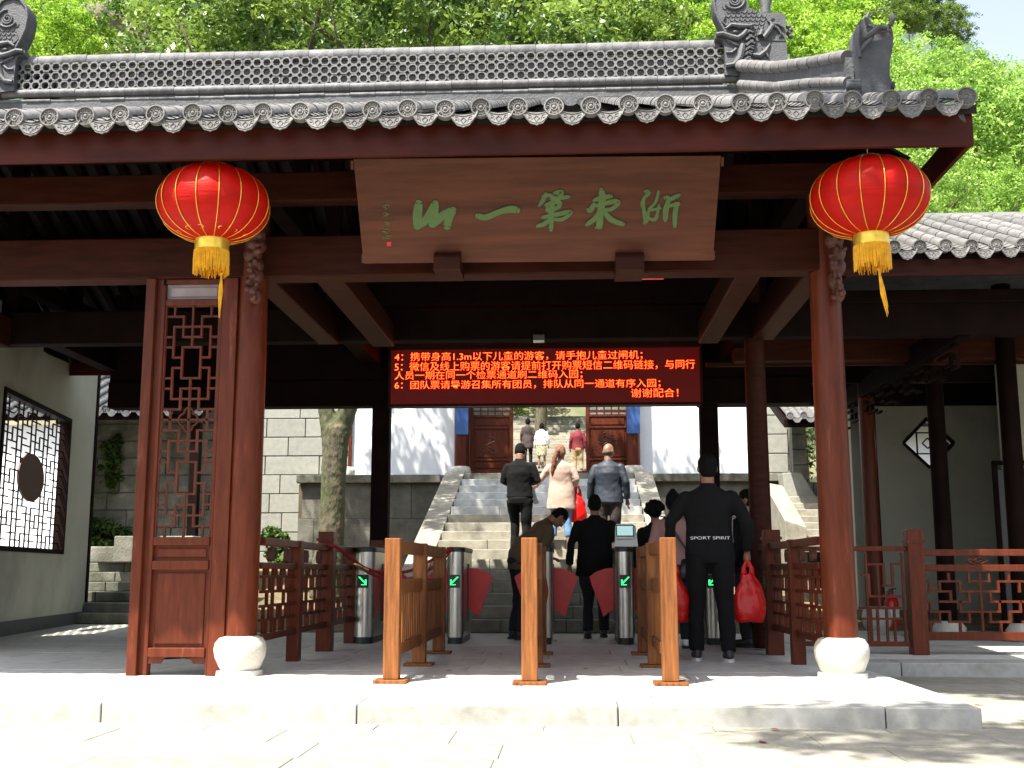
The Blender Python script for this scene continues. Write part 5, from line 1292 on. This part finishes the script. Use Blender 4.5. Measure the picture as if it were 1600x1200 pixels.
for i, (a_, b_, Y, r) in enumerate([(1248,14,112,3.8),(1290,2,118,4.4),(1330,16,110,3.4),(1376,8,116,4.2),(1418,18,112,3.4),(1452,12,120,4.4),(1486,40,118,3.2),(1270,32,105,3.5),(1350,40,108,3.6)]):
    tree(a_, b_, Y, r, 'd', i, 'far dark tree on the distant ridge, ' + ['first to the right of the dragon ball', 'second to the right of the dragon ball', 'midway between dragon head and horned ornament', 'behind the horns of the ornament', 'just right of the horned ornament', 'tallest one at the edge of the sky', 'lowest one at the edge of the sky', 'low one right of the dragon head', 'low one left of the horns'][i])
tree(760, 560, 46, 3.4, 'b', 1, 'leafy tree high on the slope beyond the open gate')
# trunk visible through the gate
gt = thing('bare_trunk_tree', 'slim pale tree trunk on the steps seen through the open gate', 'tree', tuple(at(846, 690, Y=41)))
p0, p1 = at(843, 700, Y=41), at(848, 600, Y=41)
MB().tube([p0-Vector((0,0,.6)), p0, p1, p1+Vector((.1, 0, 3))], [.26, .23, .19, .12], 14).build('trunk', 'bark', gt, smooth=True)
addmesh('crown', CR['b'][0], gt, p1+Vector((0, 0, 5))-p0)
# shrubs covering the slopes
def cover(name, n, xr, yr, ls, m, seed, lab, cond=None):
    g_ = np.random.default_rng(seed); X = g_.uniform(*xr, n); Y = g_.uniform(*yr, n)
    if cond is not None: k = cond(X, Y); X, Y = X[k], Y[k]
    Z = hgt(X, Y)
    bl = [(x, y, z+.2, 1.1, 1.1, .6) for x, y, z in zip(X, Y, Z)]
    me = leaf_mesh(name, bl, len(bl)*3.2, 26, ls, .5, m, seed, hollow=.1)
    o = addmesh(name, me); o['kind'] = 'stuff'; tag(o, lab, 'shrubs')
cover('hillside_shrubs', 650, (8, 60), (30, 90), .36, 'leafp', 71, 'green undergrowth covering the slope on the right')
cover('hillside_shrubs', 420, (-60, -9), (30, 90), .34, 'leafb', 72, 'bright green undergrowth covering the slope at the upper left', lambda X, Y: (np.sin(X*.5+Y*.2)+np.sin(Y*.37-X*.2)) > -.1)
cover('hillside_shrubs', 300, (-9, 8), (47, 90), .34, 'leafd', 73, 'dark green undergrowth on the slope behind the gate', lambda X, Y: (Y > 56))
# leaf litter slope beyond the steps
# fence on the slope at upper left
hf = thing('hill_fence', 'thin pale rail fence running along the rocky slope at the top left', 'fence', tuple(at(200, 30, Y=44)))
pts = [at(u, v, Y=Y_) for u, v, Y_ in ((168, 4, 46), (193, 24, 45), (225, 34, 44), (255, 42, 43))]
for p in pts: MB().tube([p-Vector((0,0,.9)), p+Vector((0,0,.35))], .07, 6).build('post', 'oldstone', hf)
for dz_ in (.15, -.3):
    for a_, b_ in zip(pts[:-1], pts[1:]): MB().tube([a_+Vector((0,0,dz_)), b_+Vector((0,0,dz_))], .045, 6).build('rail_bar', 'oldstone', hf)
rk = thing('rock_outcrop', 'bare reddish grey rock face on the slope at the upper left', 'rock', tuple(at(170, 60, Y=43)))
for k, (u, v, r) in enumerate(((150, 50, 1.5), (185, 75, 1.6), (165, 95, 1.3), (205, 60, 1.2))):
    p = at(u, v, Y=44+k*.4); m_ = MB().ell(p, (r, 1.0, r*.8), 20, 14)
    o = m_.build('rock', 'slope', rk, smooth=False); tx2 = bpy.data.textures.new('rock_relief', 'CLOUDS'); tx2.noise_scale = .8; s_ = o.modifiers.new('s', 'SUBSURF'); s_.levels = s_.render_levels = 1; d_ = o.modifiers.new('d', 'DISPLACE'); d_.texture = tx2; d_.strength = .7
# ivy, low plants
iv = leaf_mesh('ivy', [(at(175, v, Y=19.93).x+rnd(-.05, .05), 19.93, at(175, v, Y=19.93).z, .16, .05, .14) for v in range(692, 762, 9)], 60, 18, .10, .10, 'leafg', 81)
tag(addmesh('ivy', iv), 'hanging patch of green ivy on the old mossy wall', 'ivy')
for (u, v, Y_, r, nm, lb) in ((165, 850, 19.6, .5, 'fern_bush', 'dark green ferns at the foot of the mossy wall'), (1275, 715, 24, 1.5, 'bamboo_bush', 'green bamboo-like bush behind the grey block pillar'), (1275, 660, 24.5, 1.3, 'leafy_bush', 'green bush under the small eave at right'), (440, 868, 19, .25, 'low_plant', 'low green plant near the fork tree behind the railing'), (425, 840, 20, .22, 'low_plant', 'small green weed at the foot of the ashlar wall')):
    p = at(u, v, Y=Y_); me = leaf_mesh(nm, [(p.x, p.y, p.z, r, r*.6, r*.8)], 30, 50, .13, r*.4, 'leafg', int(u+v)); tag(addmesh(nm, me), lb, 'plant')
# dry leaves on the ground
for i, (u, v) in enumerate(((1530, 1102), (1192, 1160), (1212, 1140), (915, 1045), (782, 1022), (1450, 1132), (1020, 1090), (700, 1048))):
    p = at(u, v, Z=.006 if v < 1095 else -.11); a_ = rnd(0, 6); s_ = .028
    mb = MB(); P_ = [(1.5, 0, .2), (.6, .55, .1), (-.6, .5, .25), (-1.4, 0, .1), (-.6, -.5, .2), (.6, -.55, .1)]
    mb.add([(p.x+s_*(x*math.cos(a_)-y*math.sin(a_)), p.y+s_*(x*math.sin(a_)+y*math.cos(a_)), p.z+s_*z) for x, y, z in P_], [tuple(range(6))])
    tag(mb.build('fallen_leaf', 'dry'), 'small dry reddish leaf lying on the pale stone paving', 'leaf', 'dry leaves scattered on the stone')
# tree in front of the court, out of the picture, that shades the lower right corner
ft_ = thing('front_tree', 'leafy tree of the forecourt shading the paving at the lower right', 'tree', (3.6, 1.0, -.1))
MB().tube([(3.9, 1.0, -.3), (3.8, 1.2, 3), (3.0, 2.0, 6.5), (1.6, 3.4, 9.0)], [.25, .2, .14, .05], 12).build('trunk', 'bark', ft_, smooth=True)
me = leaf_mesh('crown', [(-.95, 2.35, 9.1, 1.15, .65, .4), (.3, 2.3, 9.1, 1.0, .8, .4), (.75, 3.3, 9.1, .6, .9, .4), (.75, 4.9, 9.0, .75, .9, .4), (1.9, 5.5, 9.1, .9, 1.2, .6), (1.9, 3.4, 9.1, .9, 1.2, .6)], 190, 60, .15, .36, 'leafd', 91, (3.6, 1.0, -.1)); addmesh('crown', me, ft_)

# ================================================================== PEOPLE
cloth_tex = bpy.data.textures.new('folds', 'CLOUDS'); cloth_tex.noise_scale = .20; cloth_tex.noise_depth = 2
hair_tex = bpy.data.textures.new('locks', 'CLOUDS'); hair_tex.noise_scale = .03
curl_tex = bpy.data.textures.new('curls', 'CLOUDS'); curl_tex.noise_scale = .045
def remesh(o, vs, disp=None, strength=.02, smooth=0):
    r = o.modifiers.new('r', 'REMESH'); r.mode = 'VOXEL'; r.voxel_size = vs; r.use_smooth_shade = True
    if smooth: s = o.modifiers.new('s', 'SMOOTH'); s.iterations = smooth; s.factor = .5
    if disp: d = o.modifiers.new('d', 'DISPLACE'); d.texture = disp; d.strength = strength; d.mid_level = .5; d.texture_coords = 'LOCAL'
fold_tex = bpy.data.textures.new('creases', 'WOOD'); fold_tex.wood_type = 'BANDNOISE'; fold_tex.noise_scale = .32; fold_tex.turbulence = 6
def fold2(o):
    d = o.modifiers.new('f', 'DISPLACE'); d.texture = fold_tex; d.strength = .006; d.mid_level = .5; d.texture_coords = 'LOCAL'
def person(label, px, Y, z0, H, yaw=0, lean=0, head_nod=0, head_turn=0, build=1.0, arms=None, legs=None, top='black', top_bot=.80, top_flare=1.0, bottom='black', bot_end=.07,
           skirt=None, hair='short', hairm='hair', shoes='shoe', sleeve_end=1.0, collar=True, px_at='mid', fine=.012, stride=0.0, sole='shoe'):
    X = at(px, 800, Y=Y).x
    t = thing('person', label, 'person', (X, Y, z0)); k = H/1.7; cy, sy = math.cos(yaw), math.sin(yaw)
    bd = build
    A = dict(L=((-.235, -.03, 1.13), (-.245, .05, .88)), R=((.235, -.03, 1.13), (.245, .05, .88)))
    if arms: A.update(arms)
    G = dict(L=((-.10, .03, .49), (-.105, -.03, .085)), R=((.10, .03, .49), (.105, -.03, .085)))
    if legs: G.update(legs)
    NK = Vector((0, 0, 1.46))
    def bend(p):
        p = Vector(p)
        if lean and p.z > .88:
            a = lean*min(1, (p.z-.88)/.38); c, s_ = math.cos(a), math.sin(a); q = p-Vector((0, 0, .92)); p = Vector((p.x, q.y*c+q.z*s_, .92-q.y*s_+q.z*c))
        return p
    def hd(p):
        q = Vector(p)-NK; q = Euler((-head_nod, 0, head_turn)).to_matrix() @ q; return q+NK
    def W(p, head=False):
        if head: p = hd(p)
        p = bend(p)*k; return Vector((X+p.x*cy-p.y*sy, Y+p.x*sy+p.y*cy, z0+p.z))
    def fin(mb, head=False):
        mb.v = [W(v, head) for v in mb.v]; return mb
    SH = {'L': Vector((-.162*bd, 0, 1.368)), 'R': Vector((.162*bd, 0, 1.368))}
    # body: one continuous surface
    b = MB(); hb = MB()
    def head(mb):
        mb.ell((0, 0, 1.605), (.075, .092, .108), 18, 14); mb.ell((0, .025, 1.555), (.056, .066, .062), 14, 10); mb.ell((0, .062, 1.527), (.028, .03, .022), 8, 6)
        mb.tube([(0, .080, 1.615), (0, .098, 1.592), (0, .104, 1.578), (0, .09, 1.568)], [.009, .012, .015, .010], 8)
        mb.ell((0, .082, 1.545), (.024, .014, .009), 8, 6)
        mb.ell((0, .083, 1.625), (.05, .014, .010), 8, 6)
        for s_ in (-1, 1): mb.ell((s_*.078, -.004, 1.59), (.012, .020, .032), 8, 8); mb.ell((s_*.045, .06, 1.575), (.022, .02, .02), 8, 6)
    head(hb); hb.v = [hd(v) for v in hb.v]
    b.add(hb.v, hb.f)
    b.tube([(0, -.02, 1.38), (0, -.015, 1.46), (0, -.002, 1.54)], [.07, .056, .054], 12)
    b.loft([((0, -.01, .84), .12*bd, .085), ((0, 0, .92), .145*bd, .10), ((0, 0, 1.08), .125*bd, .085), ((0, 0, 1.25), .15*bd, .10), ((0, -.01, 1.38), .15*bd, .08), ((0, -.01, 1.43), .07, .05)], 16)
    for s_, sd_ in (('L', -1), ('R', 1)):
        e, w_ = Vector(A[s_][0]), Vector(A[s_][1]); e.x *= bd; w_.x *= bd
        b.tube([SH[s_], SH[s_].lerp(e, .5), e, e.lerp(w_, .5), w_], [.05, .043, .036, .033, .024], 10)
        d_ = (w_-e).normalized(); sdv = d_.cross(Vector((0, 1, 0)) if abs(d_.y) < .8 else Vector((0, 0, 1))).normalized(); fw = sdv.cross(d_).normalized()
        pc = w_+d_*.05; b.tube([w_, w_+d_*.03, w_+d_*.075, w_+d_*.09], [.024, .030, .034, .026], 10, .62 if True else 1)
        for f_ in range(4):
            o_ = fw*(-.026+.0175*f_); l_ = (.06, .07, .066, .052)[f_]; s0_ = w_+d_*.082+o_
            b.tube([s0_-d_*.02, s0_+d_*l_*.45, s0_+d_*l_*.8-sdv*sd_*-.014, s0_+d_*l_-sdv*sd_*-.032], [.0098, .0095, .0088, .007], 7)
        b.tube([w_+d_*.02+fw*.02, w_+d_*.05+fw*.045, w_+d_*.085+fw*.052], [.013, .011, .008], 7)
        hp = Vector((sd_*.085*bd, 0, .90)); kn, an = Vector(G[s_][0]), Vector(G[s_][1])
        b.tube([hp, hp.lerp(kn, .5), kn, kn.lerp(an, .35), an], [.082, .068, .050, .048, .033], 12)
        b.ell(an+Vector((0, .06, -.045)), (.036, .10, .034), 10, 8)
    o = fin(b).build('body', 'skin', t, smooth=True); remesh(o, .0085 if fine <= .012 else .02, smooth=1)
    for s_ in (-1, 1):
        MB().ell(W((s_*.032, .079, 1.603), True), .0115*k, 8, 6).build('eye', 'whitep', t, smooth=True) if fine <= .012 else None
        if fine <= .012: MB().ell(W((s_*.032, .0865, 1.603), True), .0058*k, 8, 6).build('pupil', 'blackp', t, smooth=True)
    # hair
    h = MB()
    if hair == 'bald': h.ell((0, -.035, 1.572), (.0765, .062, .05), 14, 8)
    elif hair == 'curly':
        rr_ = random.Random(3)
        for i in range(70):
            a_, c_ = rr_.uniform(0, 6.28), rr_.uniform(-.35, 1); s__ = math.sqrt(max(0, 1-c_*c_)); p = Vector((.105*s__*math.cos(a_), -.015+.115*s__*math.sin(a_), 1.63+.105*c_))
            if p.y > .06 and p.z < 1.66: continue
            h.ell(p, rr_.uniform(.028, .04), 7, 5)
        h.ell((0, -.02, 1.62), (.09, .10, .105), 12, 10)
    else:
        h.ell((0, -.014, 1.628), (.083, .095, .098), 16, 12); h.ell((0, -.032, 1.585), (.080, .074, .075), 14, 10)
        if hair in ('pony', 'bun', 'bob'):
            h.ell((0, -.03, 1.59), (.086, .085, .10), 14, 10)
        if hair == 'pony':
            h.tube([(0, -.09, 1.64), (-.02, -.135, 1.60), (-.05, -.15, 1.50), (-.075, -.14, 1.38), (-.10, -.13, 1.27), (-.115, -.125, 1.20)], [.03, .038, .042, .045, .034, .008], 10)
        if hair == 'bun': h.ell((0, -.075, 1.70), .045, 10, 8)
        if hair == 'bob':
            h.loft([((0, -.02, 1.66), .088, .09), ((0, -.03, 1.56), .095, .085), ((0, -.035, 1.50), .085, .07)], 14)
    o = fin(h, True).build('hair', hairm, t, smooth=True); remesh(o, .011 if fine <= .012 else .02, curl_tex if hair == 'curly' else hair_tex, .022 if hair == 'curly' else .010)
    # top garment
    g_ = MB(); F_ = top_flare
    rings = [((0, -.015, 1.475), .066, .062), ((0, -.012, 1.445), .080, .072), ((0, -.01, 1.42), .120*bd, .085), ((0, -.008, 1.37), .170*bd, .108), ((0, -.006, 1.26), .182*bd, .125), ((0, 0, 1.10), .172*bd*(1+(F_-1)*.3), .118), ((0, 0, .96), .178*bd*(1+(F_-1)*.6), .125*(1+(F_-1)*.5))]
    if top_bot < .94: rings.append(((0, 0, top_bot), .185*bd*F_, .13*F_))
    g_.loft(rings[::-1], 22)
    for s_ in 'LR':
        e, w_ = Vector(A[s_][0]), Vector(A[s_][1]); e.x *= bd; w_.x *= bd; w2 = e.lerp(w_, .96*sleeve_end)
        sh = SH[s_]; g_.ell(sh+Vector((0, 0, -.012)), (.060, .066, .054), 12, 8)
        g_.tube([sh, sh.lerp(e, .5), e, e.lerp(w2, .5), w2], [.060, .061, .054, .050, .045], 12)
    o = fin(g_).build('jacket' if top_bot < .82 else 'shirt', top, t, smooth=True); remesh(o, fine, cloth_tex, .030, smooth=2); fold2(o)
    # lower garment
    g_ = MB()
    if skirt: 
        g_.loft([((0, 0, skirt), .19*bd, .14), ((0, 0, .80), .17*bd, .125), ((0, 0, .98), .13*bd, .10)], 20)
        o = fin(g_).build('skirt', bottom, t, smooth=True); remesh(o, fine, cloth_tex, .03)
    else:
        g_.loft([((0, -.005, .80), .155*bd, .112), ((0, -.01, .88), .165*bd, .125), ((0, 0, .97), .152*bd, .108), ((0, 0, 1.02), .145*bd, .10)], 20)
        for s_, sd_ in (('L', -1), ('R', 1)):
            hp = Vector((sd_*.085*bd, 0, .86)); kn, an = Vector(G[s_][0]), Vector(G[s_][1]); a2 = kn.lerp(an, 1-(bot_end-.07)/.42)
            g_.tube([hp, hp.lerp(kn, .5), kn, kn.lerp(a2, .5), a2], [.098*bd, .084*bd, .070, .066, .062], 14)
        o = fin(g_).build('trousers', bottom, t, smooth=True); remesh(o, fine, cloth_tex, .036, smooth=1); fold2(o)
    for s_ in 'LR':
        an = Vector(G[s_][1]); s2 = MB()
        s2.ell(an+Vector((0, .065, -.038)), (.046, .135, .042), 14, 10); s2.ell(an+Vector((0, -.005, -.015)), (.042, .055, .055), 12, 8)
        o = fin(s2).build('shoe', shoes, t, smooth=True); remesh(o, .009 if fine <= .012 else .015)
        q = MB(); q.loft([(an+Vector((0, .06, -.085)), .047, .137), (an+Vector((0, .06, -.058)), .050, .140)], 18); fin(q).build('sole', sole, o, smooth=True, smang=50) if fine <= .012 else None
    return t, W, bend
def stz(Y): return (math.floor((Y-SY0)/run)+1)*ris
def bag(label, p, w, h, parent_top, col='bag', seed=1, wide=.6):
    t = thing('plastic_bag', label, 'bag', tuple(p)); mb = MB(); g_ = random.Random(seed); n = 40; rings = []
    vs = []; fs = []; m = 14; ph = [g_.uniform(0, 6) for _ in range(5)]
    for i in range(m+1):
        f_ = i/m; z = -h*(1-f_)
        r = w/2*(.80+.24*math.sin(min(1, f_*1.6)*math.pi*.9)) if f_ < .68 else w/2*(.88-.62*((f_-.68)/.32)**.8)
        for k in range(n):
            t_ = 2*math.pi*k/n; cr = 1+.05*math.sin(5*t_+ph[0]+f_*3)*(.3+f_)+.04*math.sin(9*t_+ph[1]-f_*5)*f_+.03*math.sin(3*t_+ph[2]+f_*7)
            cxx = abs(math.cos(t_))**.75*math.copysign(1, math.cos(t_)); syy = abs(math.sin(t_))**.75*math.copysign(1, math.sin(t_))
            vs.append((p.x+r*cr*cxx, p.y+r*cr*wide*syy, p.z-.12+z+.012*math.sin(4*t_+ph[3])*f_))
    for i in range(m):
        for k in range(n): fs.append((i*n+k, i*n+(k+1)%n, (i+1)*n+(k+1)%n, (i+1)*n+k))
    fs.append(tuple(range(n))[::-1]); mb.add(vs, fs); bo = mb.build('sack', col, t, smooth=True); sb9 = bo.modifiers.new('s', 'SUBSURF'); sb9.levels = sb9.render_levels = 1; db = bo.modifiers.new('d', 'DISPLACE'); db.texture = fold_tex; db.strength = .018; db.texture_coords = 'GLOBAL'; dc = bo.modifiers.new('e', 'DISPLACE'); dc.texture = cloth_tex; dc.strength = .05; dc.texture_coords = 'GLOBAL'
    for s_ in (-1, 1):
        MB().tube([(p.x+s_*w*.11, p.y, p.z-.14), (p.x+s_*w*.13, p.y, p.z-.06), (p.x+s_*.012, p.y, p.z-.0), (p.x, p.y, p.z+.012)], [.035, .02, .012, .01], 8, .4).build('handle', col, t, smooth=True)
    return t
# --- man in the black tracksuit
t8, W8, _ = person('tall man in black tracksuit seen from behind, carrying two red plastic bags', 1107, 10.06, 0, 1.755, yaw=-.04, build=1.12, head_turn=.12,
    arms=dict(L=((-.285, -.05, 1.14), (-.30, .07, .90)), R=((.285, -.03, 1.13), (.285, .08, .90))), legs=dict(L=((-.115, .05, .50), (-.125, .02, .085)), R=((.115, .0, .49), (.125, -.10, .085))), top_bot=.86, sole='sole', fine=.011)
c = bpy.data.curves.new('text', 'FONT'); c.body = 'SPORT SPIRIT'; c.size = 1; c.offset = -.004
o = bpy.data.objects.new('text', c); COL.objects.link(o); bpy.context.view_layer.update()
me = bpy.data.meshes.new_from_object(o.evaluated_get(bpy.context.evaluated_depsgraph_get())); bpy.data.objects.remove(o)
bmt = bmesh.new(); bmt.from_mesh(me); bmesh.ops.triangulate(bmt, faces=bmt.faces); bmesh.ops.subdivide_edges(bmt, edges=bmt.edges, cuts=1); bmt.to_mesh(me); bmt.free()
v = np.array([q.co[:] for q in me.vertices]); lo, hi = v.min(0), v.max(0)
for i, q in enumerate(me.vertices):
    u = ((v[i][0]-lo[0])/(hi[0]-lo[0])-.5)*2; x = u*.163; z = .995+(v[i][1]-lo[1])/(hi[1]-lo[1])*.024
    y = -.133*math.sqrt(max(0, 1-(x/.215)**2))-.017
    q.co = W8((x, y, z))-Vector(t8['_w'])
me.materials.clear(); me.materials.append(M['whitec']); o = bpy.data.objects.new('lettering', me); COL.objects.link(o); o.parent = t8
hR, hL = W8((.285*1.12, .085, .815)), W8((-.30*1.12, .085, .815))
bag('red plastic bag in the right hand of the man in the tracksuit', hR, .27, .40, None, seed=2)
bag('large red plastic bag hanging from the left hand of the man in the tracksuit', hL+Vector((.03, .05, 0)), .32, .42, None, seed=5)
# --- woman in pink, curly-haired woman, man behind the column
t7, W7, _ = person('woman with a hair bun, pale pink top and black strap beside the tracksuit man', 1052, 11.75, 0, 1.55, yaw=-.1, build=1.02, top='pink', top_bot=.84, bottom='darkjean', hair='bun', shoes='whitep')
MB().tube([W7((-.14, .05, 1.44)), W7((-.10, -.09, 1.43)), W7((.02, -.145, 1.25)), W7((.13, -.13, 1.08)), W7((.20, -.05, .95))], .014, 6, .5).build('strap', 'leather', t7, smooth=True)
hbp = W7((.19, -.10, .90)); hb_ = thing('handbag', 'black leather handbag with metal clasp at the hip of the woman in pink', 'bag', tuple(hbp))
MB().loft([(hbp+Vector((0,0,-.14)), .12, .06), (hbp+Vector((0,0,-.08)), .135, .065), (hbp+Vector((0,0,.04)), .11, .04), (hbp+Vector((0,0,.06)), .09, .02)], 18).build('pouch', 'leather', hb_, smooth=True, smang=50)
MB().ell(hbp+Vector((.02, -.06, -.03)), .018, 8, 6).build('clasp', 'brass', hb_)
person('curly black haired woman in a dark top waiting by the scanner', 1023, 12.9, 0, 1.50, yaw=-.2, build=1.0, top='black', bottom='darkjean', hair='curly')
person('man in dark clothes half hidden behind the mid column, face turned left', 1165, 11.95, 0, 1.58, yaw=.9, head_turn=.5, build=1.0, top='black', bottom='darkjean')
# --- man in the black jacket passing between the flaps
person('man in a black jacket and dark trousers walking through the flap gate', 929, 13.45, 0, 1.63, yaw=.05, build=1.18, top_bot=.74, top_flare=1.1, bottom='darkjean', arms=dict(L=((-.25, -.04, 1.12), (-.26, .02, .86)), R=((.25, -.02, 1.13), (.25, .08, .90))),
       legs=dict(L=((-.09, .02, .49), (-.10, -.08, .085)), R=((.10, .14, .52), (.11, .16, .085))))
# --- stooping man at the middle turnstile
person('stooping man in an olive brown jacket leaning over the middle turnstile', 812, 13.15, 0, 1.70, yaw=-1.15, lean=.75, head_nod=.35, build=1.02, top='khaki', top_bot=.78, bottom='darkjean',
       arms=dict(L=((-.20, .16, 1.17), (-.16, .36, 1.06)), R=((.22, .12, 1.14), (.20, .30, .98))))
# --- three people on the steps
Y1 = 16.95
person('man in black sweater looking down, leftmost of the three climbers on the steps', 812, Y1, stz(Y1), 1.72, yaw=-.12, head_nod=.45, build=1.08, top='black', top_bot=.90, bottom='black',
       arms=dict(L=((-.23, .02, 1.14), (-.12, .22, 1.10)), R=((.25, -.01, 1.15), (.15, .22, 1.12))), legs=dict(L=((-.09, .12, .56), (-.09, .10, .085)), R=((.10, .02, .49), (.10, -.05, .085))))
p = at(833, 775, Y=17.15); t = thing('paper_sheet', 'crumpled white paper between the man in the sweater and the ponytailed woman', 'paper', tuple(p))
MB().prism([p+Vector(q) for q in ((-.05,0,.16),(.0,0,.13),(.06,0,-.05),(.09,0,-.10),(.02,0,-.13),(-.04,0,-.02))], (.01, .01, .0)).build('sheet', 'whitec', t)
Y2 = 17.65
t2, W2, _ = person('woman with auburn ponytail, long beige coat and cropped jeans on the steps', 877, Y2, stz(Y2), 1.60, yaw=-.05, head_turn=-.3, build=1.06, top='beige', top_bot=.66, top_flare=1.22, bottom='denim', bot_end=.20, hair='pony', hairm='hairred', shoes='navy', sleeve_end=.8,
       arms=dict(L=((-.31, .02, 1.16), (-.44, .08, 1.0)), R=((.24, -.02, 1.14), (.22, .12, 1.02))), legs=dict(L=((-.10, .05, .50), (-.17, .06, .12)), R=((.10, -.02, .49), (.13, -.09, .085))))
bag('red plastic bag held on the arm of the woman in the beige coat', W2((.27, .08, 1.03)), .27, .44, None, seed=8)
Y3 = 16.95
person('bald man in dark blue jacket on the steps, rightmost of the three climbers', 951, Y3, stz(Y3), 1.70, yaw=-.1, head_turn=-.55, head_nod=.1, build=1.12, top='navy', top_bot=.82, top_flare=1.06, bottom='brown', hair='bald', hairm='cropped')
# --- three people far up behind the gate
def fz(Y): return TZ+(math.floor((Y-32.5)/.45)+1)*.15
person('woman in a dark brown belted coat on the far steps inside the gate', 825, 36.6, fz(36.6), 1.52, top='brown', top_bot=.62, top_flare=1.15, bottom='black', hair='bob', fine=.02)
person('woman in a white top and patterned skirt on the far steps inside the gate', 847, 36.2, fz(36.2), 1.46, top='whitec', top_bot=.88, bottom='skirt', skirt=.48, hair='bob', fine=.02)
person('man in a crimson jacket and tan trousers at the right edge of the gate opening', 904, 35.6, fz(35.6), 1.68, top='crimson', top_bot=.84, bottom='tan', bot_end=.22, fine=.02)
